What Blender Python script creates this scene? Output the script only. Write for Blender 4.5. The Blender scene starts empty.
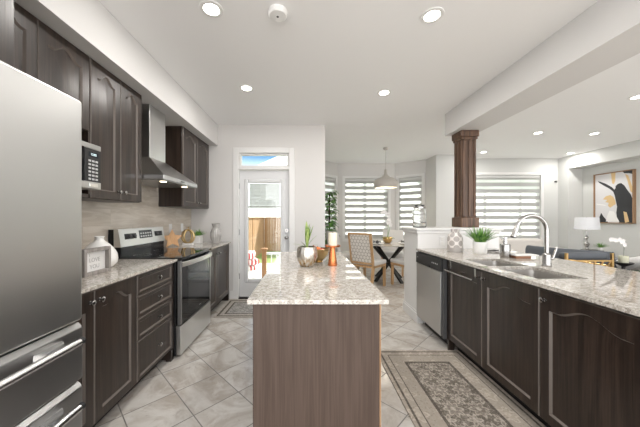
import bpy, bmesh, math, random
from mathutils import Vector, Matrix
random.seed(7)
S = bpy.context.scene
COL = S.collection
PI = math.pi

# ------------------------------------------------------------------ camera, sky, sun, exposure
H = 1.285
cam_d = bpy.data.cameras.new('camera'); cam = bpy.data.objects.new('camera', cam_d); COL.objects.link(cam)
cam.location = (0, 0, H); cam.rotation_euler = (PI/2, 0, 0)
cam_d.sensor_width = 36; cam_d.lens = 263/640*36
cam_d.shift_x = 14/640; cam_d.shift_y = -3.9/640*-1
cam_d.clip_start = 0.02; cam_d.clip_end = 200
S.camera = cam
S.view_settings.view_transform = 'Standard'
S.view_settings.look = 'None'
S.view_settings.exposure = 0.84
S.view_settings.gamma = 1
S.view_settings.use_curve_mapping = False
cy = S.cycles
cy.use_denoising = True
cy.max_bounces = 10; cy.diffuse_bounces = 6; cy.glossy_bounces = 5; cy.transmission_bounces = 8; cy.transparent_max_bounces = 12
cy.sample_clamp_indirect = 6
cy.caustics_reflective = False; cy.caustics_refractive = False

W = bpy.data.worlds.new('sky'); S.world = W; W.use_nodes = True
wn = W.node_tree.nodes; wl = W.node_tree.links
bg = wn['Background']
tc = wn.new('ShaderNodeTexCoord'); sx = wn.new('ShaderNodeSeparateXYZ'); rp = wn.new('ShaderNodeValToRGB')
wl.new(tc.outputs['Generated'], sx.inputs[0]); wl.new(sx.outputs['Z'], rp.inputs[0])
mr = wn.new('ShaderNodeMapRange'); mr.interpolation_type = 'SMOOTHSTEP'; wl.new(sx.outputs['Y'], mr.inputs[0]); mr.inputs[1].default_value = .1; mr.inputs[2].default_value = .6
mxw = wn.new('ShaderNodeMix'); mxw.data_type = 'RGBA'; wl.new(mr.outputs[0], mxw.inputs['Factor']); mxw.inputs[6].default_value = (.985, .99, 1, 1)   # hazy bright sky on the camera's side
wl.new(rp.outputs[0], mxw.inputs[7]); wl.new(mxw.outputs[2], bg.inputs[0])
rp.color_ramp.elements[0].position = 0.0; rp.color_ramp.elements[0].color = (.985, .99, 1, 1)
rp.color_ramp.elements[1].position = 0.8; rp.color_ramp.elements[1].color = (.10, .17, .28, 1)
e = rp.color_ramp.elements.new(.10); e.color = (.80, .86, .95, 1)
e = rp.color_ramp.elements.new(.22); e.color = (.065, .15, .27, 1)
bg.inputs[1].default_value = 2.3

sun_d = bpy.data.lights.new('sun', 'SUN'); sun = bpy.data.objects.new('sun', sun_d); COL.objects.link(sun)
sun_d.energy = 9.0; sun_d.angle = .01; sun_d.color = (1, .95, .87)
sun.rotation_euler = Vector((-.40, -.62, -.68)).to_track_quat('-Z', 'Y').to_euler()
sun.location = (8, 12, 14)
LAMP_W = 5.6          # one recessed ceiling light, watts

# ------------------------------------------------------------------ node helper
class Ex:
    """one float socket with arithmetic"""
    def __init__(s, nt, sock): s.nt = nt; s.s = sock
    def _op(s, op, *a):
        n = s.nt.nodes.new('ShaderNodeMath'); n.operation = op
        for i, v in enumerate((s,) + a):
            if isinstance(v, Ex): s.nt.links.new(v.s, n.inputs[i])
            else: n.inputs[i].default_value = v
        return Ex(s.nt, n.outputs[0])
    def __add__(s, o): return s._op('ADD', o)
    def __sub__(s, o): return s._op('SUBTRACT', o)
    def __mul__(s, o): return s._op('MULTIPLY', o)
    def __truediv__(s, o): return s._op('DIVIDE', o)
    __radd__ = __add__; __rmul__ = __mul__
    def __neg__(s): return s._op('MULTIPLY', -1.0)
    def fract(s): return s._op('FRACT')
    def floor(s): return s._op('FLOOR')
    def abs(s): return s._op('ABSOLUTE')
    def sin(s): return s._op('SINE')
    def cos(s): return s._op('COSINE')
    def sqrt(s): return s._op('SQRT')
    def atan2(s, o): return s._op('ARCTAN2', o)
    def min(s, o): return s._op('MINIMUM', o)
    def max(s, o): return s._op('MAXIMUM', o)
    def lt(s, o): return s._op('LESS_THAN', o)
    def gt(s, o): return s._op('GREATER_THAN', o)
    def step(s, a, b, lo=0., hi=1.):
        n = s.nt.nodes.new('ShaderNodeMapRange'); n.interpolation_type = 'SMOOTHSTEP'
        s.nt.links.new(s.s, n.inputs[0])
        for i, v in ((1, a), (2, b), (3, lo), (4, hi)): n.inputs[i].default_value = v
        return Ex(s.nt, n.outputs[0])

class Mat:
    def __init__(s, name, color=(.8,.8,.8), rough=.5, metal=0., spec=.5, trans=0., ior=1.45):
        s.m = bpy.data.materials.new(name); s.m.use_nodes = True
        s.nt = s.m.node_tree; s.p = s.nt.nodes['Principled BSDF']
        s.p.inputs['Base Color'].default_value = (*color, 1); s.p.inputs['Roughness'].default_value = rough
        s.p.inputs['Metallic'].default_value = metal; s.p.inputs['Specular IOR Level'].default_value = spec
        s.p.inputs['Transmission Weight'].default_value = trans; s.p.inputs['IOR'].default_value = ior
        s._tc = None
    def co(s, scale=(1,1,1), rot=(0,0,0)):
        if s._tc is None: s._tc = s.nt.nodes.new('ShaderNodeTexCoord')
        n = s.nt.nodes.new('ShaderNodeMapping'); n.inputs['Scale'].default_value = scale; n.inputs['Rotation'].default_value = rot
        s.nt.links.new(s._tc.outputs['Object'], n.inputs[0]); return n.outputs[0]
    def xyz(s):
        n = s.nt.nodes.new('ShaderNodeSeparateXYZ'); s.nt.links.new(s.co(), n.inputs[0])
        return [Ex(s.nt, n.outputs[i]) for i in range(3)]
    def vec(s, x, y, z=0.):
        n = s.nt.nodes.new('ShaderNodeCombineXYZ')
        for i, v in enumerate((x, y, z)):
            if isinstance(v, Ex): s.nt.links.new(v.s, n.inputs[i])
            else: n.inputs[i].default_value = v
        return n.outputs[0]
    def noise(s, vec, scale, detail=3., rough=.5, dist=0.):
        n = s.nt.nodes.new('ShaderNodeTexNoise'); s.nt.links.new(vec, n.inputs['Vector'])
        n.inputs['Scale'].default_value = scale; n.inputs['Detail'].default_value = detail
        n.inputs['Roughness'].default_value = rough; n.inputs['Distortion'].default_value = dist
        return Ex(s.nt, n.outputs[0])
    def voro(s, vec, scale, rnd=1., feat='F1', out='Distance'):
        n = s.nt.nodes.new('ShaderNodeTexVoronoi'); n.feature = feat; s.nt.links.new(vec, n.inputs['Vector'])
        n.inputs['Scale'].default_value = scale; n.inputs['Randomness'].default_value = rnd
        return Ex(s.nt, n.outputs[out])
    def white(s, vec):
        n = s.nt.nodes.new('ShaderNodeTexWhiteNoise'); s.nt.links.new(vec, n.inputs[0]); return Ex(s.nt, n.outputs[0])
    def rgb(s, c):
        n = s.nt.nodes.new('ShaderNodeRGB'); n.outputs[0].default_value = (*c, 1); return n.outputs[0]
    def mix(s, f, a, b):
        n = s.nt.nodes.new('ShaderNodeMix'); n.data_type = 'RGBA'
        if isinstance(f, Ex): s.nt.links.new(f.s, n.inputs['Factor'])
        else: n.inputs['Factor'].default_value = f
        for k, v in ((6, a), (7, b)):
            if isinstance(v, tuple): n.inputs[k].default_value = (*v, 1)
            else: s.nt.links.new(v, n.inputs[k])
        return n.outputs[2]
    def color(s, c): s.nt.links.new(c, s.p.inputs['Base Color']); return s
    def roughness(s, e): s.nt.links.new(e.s, s.p.inputs['Roughness']); return s
    def bump(s, e, strength=.3, dist=.01):
        n = s.nt.nodes.new('ShaderNodeBump'); n.inputs['Strength'].default_value = strength; n.inputs['Distance'].default_value = dist
        s.nt.links.new(e.s, n.inputs['Height']); s.nt.links.new(n.outputs[0], s.p.inputs['Normal']); return s

def emit(name, color, strength):
    m = Mat(name, color); m.p.inputs['Emission Color'].default_value = (*color, 1); m.p.inputs['Emission Strength'].default_value = strength
    return m.m
def plain(name, *a, **k): return Mat(name, *a, **k).m

def wood(name, dark, light, rough=.38, scale=1., axis=2, spec=.5):
    m = Mat(name, rough=rough, spec=spec)
    sc = [34*scale]*3; sc[axis] = 1.6*scale
    sf = [150*scale]*3; sf[axis] = 3*scale
    a = m.noise(m.co(tuple(sc)), 1., 4, .6, .6); b = m.noise(m.co(tuple(sf)), 1., 2, .5)
    g = (a*.65 + b*.35).step(.36, .66)
    m.color(m.mix(g, dark, light)); m.bump(b, .12, .002)
    return m.m

def granite(name):
    m = Mat(name, rough=.02, spec=.55)
    c = m.co()
    base = m.mix(m.noise(c, 38, 4, .6, .5).step(.36, .60), (.37,.335,.29), (.555,.52,.475))
    base = m.mix(m.noise(c, 60, 3, .6).step(.52, .66, 0, .85), base, (.70,.665,.61))
    base = m.mix(m.noise(c, 95, 3, .7).step(.57, .65, 0, .85), base, (.19,.155,.125))
    base = m.mix(m.voro(c, 95).step(.13, .22, .8, 0), base, (.12,.10,.085))
    m.color(base); return m.m

def floor_tile():
    m = Mat('floor_tile', rough=.22, spec=.5)
    x, y, z = m.xyz()
    u = (x + y - .977)/.461; v = (y - x - 2.434)/.461
    fu, fv = u.fract(), v.fract()
    edge = fu.min(1. + -fu).min(fv.min(1. + -fv))
    r = m.white(m.vec(u.floor(), v.floor()))
    vv = m.vec(x + r*37., y + r*19., r*11.)
    n1 = m.noise(vv, 2.6, 6, .62, 1.2); n2 = m.noise(vv, 9., 5, .65, .8)
    c = m.mix(n1.step(.36, .62), (.47,.42,.37), (.65,.62,.58))
    c = m.mix(n2.step(.50, .72, 0, .6), c, (.70,.68,.65))
    c = m.mix(n2.step(.30, .44, .5, 0), c, (.35,.30,.255))
    g = edge.step(.008, .014)
    m.color(m.mix(g, (.21,.195,.18), c)); m.roughness(g.step(0, 1, .6, .2)); m.bump(g, .25, .002)
    return m.m

def backsplash_tile():
    m = Mat('backsplash_tile', rough=.25)
    x, y, z = m.xyz()
    row = ((z - .907)/.152).floor(); u = y/.61 + row*.5; fu = u.fract(); fz = ((z - .907)/.152).fract()
    edge = (fu.min(1. + -fu)*.61).min(fz.min(1. + -fz)*.152)
    r = m.white(m.vec(u.floor(), row))
    vv = m.vec(y*1.2 + r*9., z*7., r*5.)
    n = m.noise(vv, 2.4, 5, .6, .8)
    c = m.mix(n.step(.35, .68), (.53,.465,.39), (.66,.60,.53))
    g = edge.step(.0008, .002)
    m.color(m.mix(g, (.52,.47,.41), c)); return m.m

def steel(name, c=(.62,.62,.61), rough=.27, axis=2):
    m = Mat(name, c, rough, 1.)
    n = m.noise(m.co((5., 5., .7)), 1., 1, .5)
    m.bump(n, .16, .03)
    return m.m

def rug_mat(name, hx, hy, band, field_d, field_l, border, line, cell, lw=.014):
    """a patterned rug, half sizes hx, hy; object space centred on the rug"""
    m = Mat(name, rough=.95, spec=.1)
    x, y, z = m.xyz()
    d = ((-(x.abs())) + hx).min((-(y.abs())) + hy)          # distance to the edge
    nz = m.noise(m.co(), 70, 4, .65)
    def flower(cx, cy, off, petals, r0):
        fx = (x/cx + off).fract() - .5; fy = (y/cy + off).fract() - .5
        r = (fx*fx + fy*fy).sqrt(); th = fy.atan2(fx)
        k = r - ((th*petals).cos()*.07 + r0)
        ring = k.abs().step(.025, .06, 1, 0); core = r.step(.08, .12, 1, 0)
        fill = k.step(-.02, .03, .30, 0)
        return ring.max(core).max(fill)
    f1 = flower(cell, cell*1.15, 0., 8., .30); f2 = flower(cell, cell*1.15, .5, 6., .20)
    vine = m.noise(m.co(), 16, 2, .5, 1.6); vine = ((vine - .5)*9.).abs().step(.06, .2, .7, 0)
    sp = m.voro(m.co(), 60).step(.20, .34, .75, 0)
    pat = f1.max(f2).max(vine).max(sp)
    pat = pat*(nz.step(.30, .55, .35, 1.))
    fld = m.mix(pat, field_d, field_l)
    b1 = flower(band*.9, band*.9, .25, 5., .27); b2 = m.voro(m.co(), 46).step(.2, .34, .8, 0)
    brd = m.mix(b1*nz.step(.3, .55, .2, .9), border, tuple(1.38*q for q in border)); brd = m.mix(b2*nz.step(.36, .55, .0, .85), brd, tuple(.55*q for q in border))
    c = m.mix(d.step(band - .004, band + .004), brd, fld)
    for a, b in ((.028, .028 + lw), (band - .012, band + .008), (band*.42, band*.42 + .006)):
        ln = d.step(a - .003, a + .001)*d.step(b - .001, b + .003, 1, 0)
        c = m.mix(ln, c, line)
    c = m.mix(nz.step(.4, .75, 0, .25), c, (.62,.58,.52))
    m.color(c); m.bump(nz, .5, .004)
    return m.m

def zebra(name, z_top, period=.1635, frac=.41, phase=.55):
    """zebra shade: opaque grey bands and sheer translucent bands, object space z in metres"""
    m = Mat(name, (.5,.5,.49), .9, spec=.1)
    x, y, z = m.xyz()
    f = ((z - z_top)/period + phase + 10.).fract()
    wv = m.noise(m.co((1,1,60)), 14, 2)
    m.color(m.mix(wv.step(.3, .7), (.46,.46,.455), (.51,.51,.50)))
    nt = m.nt; out = nt.nodes['Material Output']
    tl = nt.nodes.new('ShaderNodeBsdfTranslucent'); tl.inputs[0].default_value = (.95,.95,.95,1)
    tr = nt.nodes.new('ShaderNodeBsdfTransparent'); tr.inputs[0].default_value = (.98,.98,.98,1)
    df = nt.nodes.new('ShaderNodeBsdfDiffuse'); df.inputs[0].default_value = (.85,.85,.85,1)
    m1 = nt.nodes.new('ShaderNodeMixShader'); m1.inputs[0].default_value = .15; nt.links.new(tl.outputs[0], m1.inputs[1]); nt.links.new(tr.outputs[0], m1.inputs[2])
    m2 = nt.nodes.new('ShaderNodeMixShader'); m2.inputs[0].default_value = .15; nt.links.new(m1.outputs[0], m2.inputs[1]); nt.links.new(df.outputs[0], m2.inputs[2])
    tl2 = nt.nodes.new('ShaderNodeBsdfTranslucent'); tl2.inputs[0].default_value = (.55,.55,.54,1)
    mo = nt.nodes.new('ShaderNodeMixShader'); mo.inputs[0].default_value = .2; nt.links.new(m.p.outputs[0], mo.inputs[1]); nt.links.new(tl2.outputs[0], mo.inputs[2])
    mm = nt.nodes.new('ShaderNodeMixShader'); nt.links.new(f.lt(frac).s, mm.inputs[0]); nt.links.new(mo.outputs[0], mm.inputs[1]); nt.links.new(m2.outputs[0], mm.inputs[2])
    nt.links.new(mm.outputs[0], out.inputs[0]); return m.m

def pane_mat():
    m = Mat('window_glass'); nt = m.nt
    tr = nt.nodes.new('ShaderNodeBsdfTransparent'); tr.inputs[0].default_value = (.96,.98,.97,1)
    gl = nt.nodes.new('ShaderNodeBsdfGlossy'); gl.inputs['Roughness'].default_value = .02
    mx = nt.nodes.new('ShaderNodeMixShader'); mx.inputs[0].default_value = .05
    nt.links.new(tr.outputs[0], mx.inputs[1]); nt.links.new(gl.outputs[0], mx.inputs[2]); nt.links.new(mx.outputs[0], nt.nodes['Material Output'].inputs[0])
    return m.m

def paint(name, c, rough=.6):
    m = Mat(name, c, rough, spec=.3); n = m.noise(m.co(), 180, 2); m.bump(n, .05, .002); return m.m

def hex_cloth():
    m = Mat('hexagon_cloth', rough=.85, spec=.2)
    x, y, z = m.xyz(); k = .066
    u = x/k; v = z/k
    def hexd(ou, ov):
        a = (u + ou).fract() - .5; b = ((v + ov)/1.732).fract()*1.732 - .866
        aa = a.abs(); bb = b.abs()
        return aa.max(aa*.5 + bb*.866)
    d = hexd(0., 0.).min(hexd(.5, .866))
    c = m.mix(d.step(.41, .455), (.68,.65,.61), (.33,.30,.26)); m.color(c); return m.m

def patterned_ceramic():
    m = Mat('patterned_ceramic', rough=.45)
    x, y, z = m.xyz()
    th = y.atan2(x)*(5/(2*PI)); zz = z/.095
    def dots(o):
        a = (th + o).fract() - .5; b = (zz + o).fract() - .5
        return (a*a*1. + b*b).sqrt()
    d = dots(0.).min(dots(.5))
    c = m.mix(d.step(.30, .34), (.36,.33,.31), (.74,.70,.67))
    c = m.mix(((d*70.).sin()).gt(.55)*.35, c, (.6,.57,.54))
    c = m.mix(z.step(.044, .047, 1, 0), c, (.40,.37,.35)); m.color(c); return m.m

def mercury():
    m = Mat('mercury_glass', rough=.3, metal=1.)
    x, y, z = m.xyz(); n = m.noise(m.co((1,1,.35)), 60, 4, .65)
    a = m.mix(z.step(.03, .075), (.66,.44,.20), (.55,.50,.44))
    m.color(m.mix(n.step(.42, .62), a, (.86,.82,.76))); m.roughness(n.step(.3, .7, .24, .5)); return m.m

def leaf_mat(name, a, b, scale=25):
    m = Mat(name, rough=.5); m.color(m.mix(m.noise(m.co(), scale, 2).step(.35, .65), a, b)); return m.m

M = dict(
    wall=paint('wall_paint', (.66,.645,.63)), living=paint('living_wall_paint', (.62,.625,.61)), ceil=paint('ceiling_paint', (.89,.89,.89)), trim=paint('white_trim', (.75,.745,.735), .35),
    door=paint('door_paint', (.69,.695,.70), .35), bulk=paint('bulkhead_paint', (.67,.66,.65)),
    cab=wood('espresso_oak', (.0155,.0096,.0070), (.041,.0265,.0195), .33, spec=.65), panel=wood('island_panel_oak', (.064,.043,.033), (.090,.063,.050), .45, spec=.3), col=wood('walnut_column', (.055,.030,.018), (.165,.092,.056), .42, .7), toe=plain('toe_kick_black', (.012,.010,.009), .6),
    gran=granite('beige_granite'), tile=floor_tile(), splash=backsplash_tile(), carpet=plain('living_floor', (.34,.29,.25), .5),
    steel=steel('brushed_steel', (.52,.52,.515), .36), steelh=steel('brushed_steel_hood', (.66,.66,.65), .30, 1), steel_d=steel('brushed_steel_darker', (.42,.42,.42), .36, 1), chrome=plain('polished_chrome', (.58,.58,.58), .26, 1.), nickel=plain('satin_nickel', (.40,.39,.38), .25, 1.),
    blackg=plain('black_glass', (.006,.006,.007), .05, spec=.4), black=plain('black_plastic', (.016,.016,.017), .4), fside=plain('dark_grey_enamel', (.07,.07,.072), .45), blackm=plain('black_metal', (.014,.013,.013), .45),
    white=plain('white_ceramic', (.82,.81,.79), .3), matte=plain('matte_white', (.78,.77,.75), .6), plastic=plain('white_plastic', (.80,.80,.79), .4),
    glass=plain('clear_glass', (.97,.98,.98), .02, trans=1.), smoke=plain('grey_glass', (.62,.60,.575), .15, trans=.35), pane=pane_mat(),
    gold=plain('gold_metal', (.70,.46,.20), .28, 1.), brass=plain('antique_gold', (.55,.40,.20), .32, 1.), copper=plain('copper_glaze', (.62,.20,.07), .25, .75), merc=mercury(),
    wax=plain('candle_wax', (.86,.79,.64), .6), wick=plain('wick', (.05,.04,.03), .9), orange=plain('orange_peel', (.80,.22,.05), .5), red=plain('apple_skin', (.50,.06,.04), .35),
    oak=wood('light_oak', (.42,.25,.12), (.58,.38,.20), .45, .6), board=wood('maple_board', (.50,.27,.12), (.66,.40,.20), .5, .6), teak=wood('brown_teak', (.20,.09,.045), (.34,.17,.09), .5, .8, 0),
    cream=plain('cream_fabric', (.66,.63,.60), .9, spec=.1), grey=plain('grey_velvet', (.115,.125,.14), .8, spec=.2), pale=plain('pale_fabric', (.66,.65,.64), .9, spec=.1), hexa=hex_cloth(),
    leaf=leaf_mat('grass_leaf', (.06,.20,.03), (.22,.42,.09)), ivy=leaf_mat('ivy_leaf', (.07,.19,.04), (.20,.40,.11)), lily=leaf_mat('lily_leaf', (.13,.25,.05), (.36,.44,.14)), petal=plain('white_petal', (.85,.83,.82), .6), soil=plain('soil', (.03,.02,.015), .9),
    patt=patterned_ceramic(), shade=plain('lamp_shade_linen', (.76,.77,.80), .8), pend=plain('pendant_greige', (.47,.44,.40), .55), bulb=emit('lamp_glow', (1, .86, .66), 6.), lens=emit('downlight_lens', (1, .95, .86), 9.), hoodbulb=emit('hood_bulb', (1, .85, .6), 3.),
    sinksteel=plain('satin_sink_steel', (.50,.48,.455), .35, 1.),
    darkleaf=plain('dark_leaf', (.02,.045,.02), .5),
    bead=plain('pale_wood_edge', (.135,.113,.098), .4),  # paler than the cabinet wood, for panel bevels and door edges
    frame=wood('greywashed_frame', (.22,.20,.185), (.36,.33,.31), .6, 1.), paper=plain('print_paper', (.74,.73,.72), .8), ink=plain('grey_ink', (.40,.39,.39), .8), artf=wood('art_frame', (.26,.15,.08), (.38,.24,.14), .5),
    canvas=plain('canvas_white', (.66,.65,.66), .8), paintk=plain('paint_black', (.030,.031,.034), .6), paintg=plain('paint_gold', (.66,.47,.24), .45), paintw=plain('paint_white', (.80,.79,.78), .7),
    lcd=plain('display_glass', (.03,.035,.04), .15), digit=emit('display_digits', (.6,.75,.8), .7), key=plain('key_print', (.55,.56,.57), .5),
    fence=wood('cedar_fence', (.27,.155,.08), (.36,.22,.12), .7, .35), post=wood('cedar_post', (.25,.12,.05), (.36,.19,.085), .7, .35), siding=plain('white_siding', (.85,.86,.88), .6), shingle=plain('roof_shingle', (.30,.30,.32), .9),
    lawn=leaf_mat('lawn_grass', (.08,.14,.03), (.18,.23,.07), 6), cushr=plain('red_outdoor_fabric', (.45,.05,.05), .9), paving=plain('patio_stone', (.30,.29,.27), .9), lite_blind=plain('blind_slats', (.56,.56,.55), .7),
)

# ------------------------------------------------------------------ mesh builder
class MB:
    def __init__(s): s.bm = bmesh.new(); s.mi = 0; s.wn = False
    def _tag(s, faces):
        for f in faces: f.material_index = s.mi
    def box(s, x0, x1, y0, y1, z0, z1, b=0., seg=1):
        if seg > 1: s.wn = True
        t = bmesh.new()
        r = bmesh.ops.create_cube(t, size=1.)
        for v in r['verts']: v.co = Vector(((x0+x1)/2 + v.co.x*(x1-x0), (y0+y1)/2 + v.co.y*(y1-y0), (z0+z1)/2 + v.co.z*(z1-z0)))
        if b > 0: bmesh.ops.bevel(t, geom=t.edges[:] + t.verts[:], offset=b, segments=seg, profile=.5, affect='EDGES')
        s.merge(t); return s
    def merge(s, t, mat=None):
        mp = {v: s.bm.verts.new(mat @ v.co if mat else v.co) for v in t.verts}
        for f in t.faces:
            try: s._tag([s.bm.faces.new([mp[v] for v in f.verts])])
            except ValueError: pass
        t.free()
    def face(s, pts):
        f = s.bm.faces.new([s.bm.verts.new(p) for p in pts]); s._tag([f]); return s
    def loft(s, rings, closed=True, cap0=True, cap1=True, mats=None):
        R = [[s.bm.verts.new(p) for p in r] for r in rings]; n = len(R[0])
        for k, (a, b) in enumerate(zip(R, R[1:])):
            if mats: s.mi = mats[k]
            for i in range(n if closed else n-1):
                j = (i+1) % n; s._tag([s.bm.faces.new((a[i], a[j], b[j], b[i]))])
        if mats: s.mi = 0
        if cap0: s._tag([s.bm.faces.new(R[0][::-1])])
        if cap1: s._tag([s.bm.faces.new(R[-1])])
        return s
    def lathe(s, cx, cy, prof, seg=32, cap0=True, cap1=True, ribs=0, ribd=0., sx=1., sy=1.):
        rings = []
        for r, z in prof:
            ring = []
            for i in range(seg):
                a = 2*PI*i/seg; q = max(r, 1e-4)
                if ribs: q *= 1 + ribd*math.cos(ribs*a)
                ring.append((cx + sx*q*math.cos(a), cy + sy*q*math.sin(a), z))
            rings.append(ring)
        return s.loft(rings, True, cap0, cap1)
    def tube(s, pts, r, seg=10, closed=False, flat=None):
        pts = [Vector(p) for p in pts]; n = len(pts); rings = []
        rs = r if isinstance(r, (list, tuple)) else [r]*n
        up = None
        for i, p in enumerate(pts):
            if closed: d = pts[(i+1) % n] - pts[i-1]
            else: d = pts[min(i+1, n-1)] - pts[max(i-1, 0)]
            d.normalize()
            if up is None:
                up = Vector((0,0,1)) if abs(d.z) < .9 else Vector((1,0,0))
            a = d.cross(up).normalized(); b = a.cross(d).normalized(); up = b
            k = flat or 1.
            rings.append([p + rs[i]*(a*math.cos(2*PI*j/seg) + b*k*math.sin(2*PI*j/seg)) for j in range(seg)])
        if closed: rings.append(rings[0]); return s.loft(rings, True, False, False)
        return s.loft(rings)
    def cyl(s, p0, p1, r0, r1=None, seg=20): return s.tube([p0, p1], [r0, r0 if r1 is None else r1], seg)
    def bar(s, p0, p1, w, t, up=(0,0,1)):
        """a straight rectangular bar from p0 to p1, w across, t along up"""
        p0, p1, up = Vector(p0), Vector(p1), Vector(up); d = (p1-p0).normalized()
        a = d.cross(up).normalized(); b = a.cross(d).normalized()
        q = [a*w/2 + b*t/2, a*-w/2 + b*t/2, a*-w/2 - b*t/2, a*w/2 - b*t/2]
        return s.loft([[p0+v for v in q], [p1+v for v in q]])
    def prism(s, pts, vec):
        vec = Vector(vec); return s.loft([[Vector(p) for p in pts], [Vector(p)+vec for p in pts]])
    def ball(s, c, r, sx=1., sy=1., sz=1., seg=20):
        t = bmesh.new(); bmesh.ops.create_uvsphere(t, u_segments=seg, v_segments=max(8, seg//2), radius=r)
        s.merge(t, Matrix.Translation(c) @ Matrix.Diagonal((sx, sy, sz, 1))); return s
    def leaf(s, base, d, L, w, droop=.3, n=6, side=None):
        p = Vector(base); d = Vector(d).normalized(); sd = Vector(side) if side else d.cross(Vector((0,0,1)))
        if sd.length < .01: sd = Vector((1,0,0))
        sd.normalize(); a, b = [], []
        for i in range(n+1):
            t = i/n; q = p + d*L*t + Vector((0,0,-droop*L*t*t)); ww = w*math.sin(PI*min(1, .12 + .88*t))**.8*.5 if t < 1 else .0006
            a.append(q - sd*ww); b.append(q + sd*ww)
        va = [s.bm.verts.new(q) for q in a]; vb = [s.bm.verts.new(q) for q in b]
        vm = [s.bm.verts.new((q1+q2)/2 - Vector((0,0,w*.12))) for q1, q2 in zip(a, b)]
        for i in range(n):
            s._tag([s.bm.faces.new((va[i], va[i+1], vm[i+1], vm[i])), s.bm.faces.new((vm[i], vm[i+1], vb[i+1], vb[i]))])
        return s
    def door(s, o, u, n, w, h, arch=.05, fr=.058, t=.02, raised=True):
        """a raised-panel cabinet front: o lower corner on the carcass, u along the width, n out of the face"""
        o, u, n = Vector(o), Vector(u), Vector(n); z = Vector((0,0,1)); K = 17
        def ring(d, depth, flat=False):
            pts = [(d, d), (w-d, d)]
            for i in range(K):
                q = 1 - i/(K-1); uu = d + (w-2*d)*q
                if flat or arch == 0: vv = h - d
                else:
                    k = max(-1., min(1., (q-.5)/.40)); vv = h - d - arch*(1 - .5*(1 + math.cos(PI*k)))
                pts.append((uu, vv))
            return [o + u*a + z*b + n*depth for a, b in pts]
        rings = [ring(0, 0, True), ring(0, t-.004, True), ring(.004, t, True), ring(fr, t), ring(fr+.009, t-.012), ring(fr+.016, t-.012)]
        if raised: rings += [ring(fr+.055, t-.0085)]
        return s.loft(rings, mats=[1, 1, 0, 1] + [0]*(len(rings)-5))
    def obj(s, name, mats, loc=(0,0,0), parent=None, smooth=35):
        me = bpy.data.meshes.new(name)
        bmesh.ops.recalc_face_normals(s.bm, faces=s.bm.faces[:])
        L = Vector(loc)
        for v in s.bm.verts: v.co -= L
        s.bm.to_mesh(me); s.bm.free()
        for m in (mats if isinstance(mats, (list, tuple)) else [mats]): me.materials.append(m)
        if smooth:
            me.polygons.foreach_set('use_smooth', [True]*len(me.polygons)); me.set_sharp_from_angle(angle=math.radians(smooth))
        o = bpy.data.objects.new(name, me); COL.objects.link(o)
        if s.wn and smooth:
            w = o.modifiers.new('weighted_normal', 'WEIGHTED_NORMAL'); w.keep_sharp = True; w.weight = 100
        if parent: o.parent = parent
        else: o.location = L
        return o

def tag(o, label, cat, group=None):
    o['label'] = label; o['category'] = cat
    if group: o['group'] = group
    return o

class Thing:
    """an Empty at the thing's base; parts are given in world coordinates, or in local ones when local=True"""
    def __init__(s, name, label, cat, loc, group=None, local=False, rz=0.):
        s.o = bpy.data.objects.new(name, None); COL.objects.link(s.o); s.o.empty_display_size = .1
        s.o.location = loc; s.o.rotation_euler = (0,0,rz); s.off = (0,0,0) if local else loc
        tag(s.o, label, cat, group)
    def part(s, name, mb, mat, parent=None, label=None, smooth=35):
        o = mb.obj(name, mat, s.off, parent or s.o, smooth)
        if label: o['label'] = label
        return o
def solo(name, mb, mat, loc, label, cat, group=None, smooth=35):
    return tag(mb.obj(name, mat, loc, None, smooth), label, cat, group)
def struct(name, mb, mat, smooth=0, parent=None):
    o = mb.obj(name, mat, (0,0,0), parent, smooth)
    if not parent: o['kind'] = 'structure'
    return o
def copy_tree(o, parent=None):
    c = o.copy(); COL.objects.link(c)
    if parent: c.parent = parent
    for ch in list(o.children): copy_tree(ch, c)
    return c
def copy_thing(root, loc, label, rz=None):
    c = copy_tree(root); c.location = loc; c['label'] = label
    if rz is not None: c.rotation_euler = (0,0,rz)
    return c
def light(name, kind, loc, energy, color, size, parent, rot=(0,0,0), off=(0,0,0)):
    d = bpy.data.lights.new(name, kind); d.energy = energy; d.color = color
    if kind == 'AREA': d.shape = 'DISK'; d.size = size
    else: d.shadow_soft_size = size
    o = bpy.data.objects.new(name, d); COL.objects.link(o); o.parent = parent
    o.location = Vector(loc) - Vector(off); o.rotation_euler = rot; return o
def text_mesh(name, txt, size, mat, parent, mat4, align='CENTER', ext=.0004):
    c = bpy.data.curves.new(name, 'FONT'); c.body = txt; c.size = size; c.align_x = align; c.align_y = 'CENTER'; c.extrude = ext
    t = bpy.data.objects.new(name, c); COL.objects.link(t)
    me = bpy.data.meshes.new_from_object(t.evaluated_get(bpy.context.evaluated_depsgraph_get())); bpy.data.objects.remove(t)
    me.transform(mat4); me.materials.clear(); me.materials.append(mat); me.name = name
    o = bpy.data.objects.new(name, me); COL.objects.link(o); o.parent = parent; return o

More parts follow.
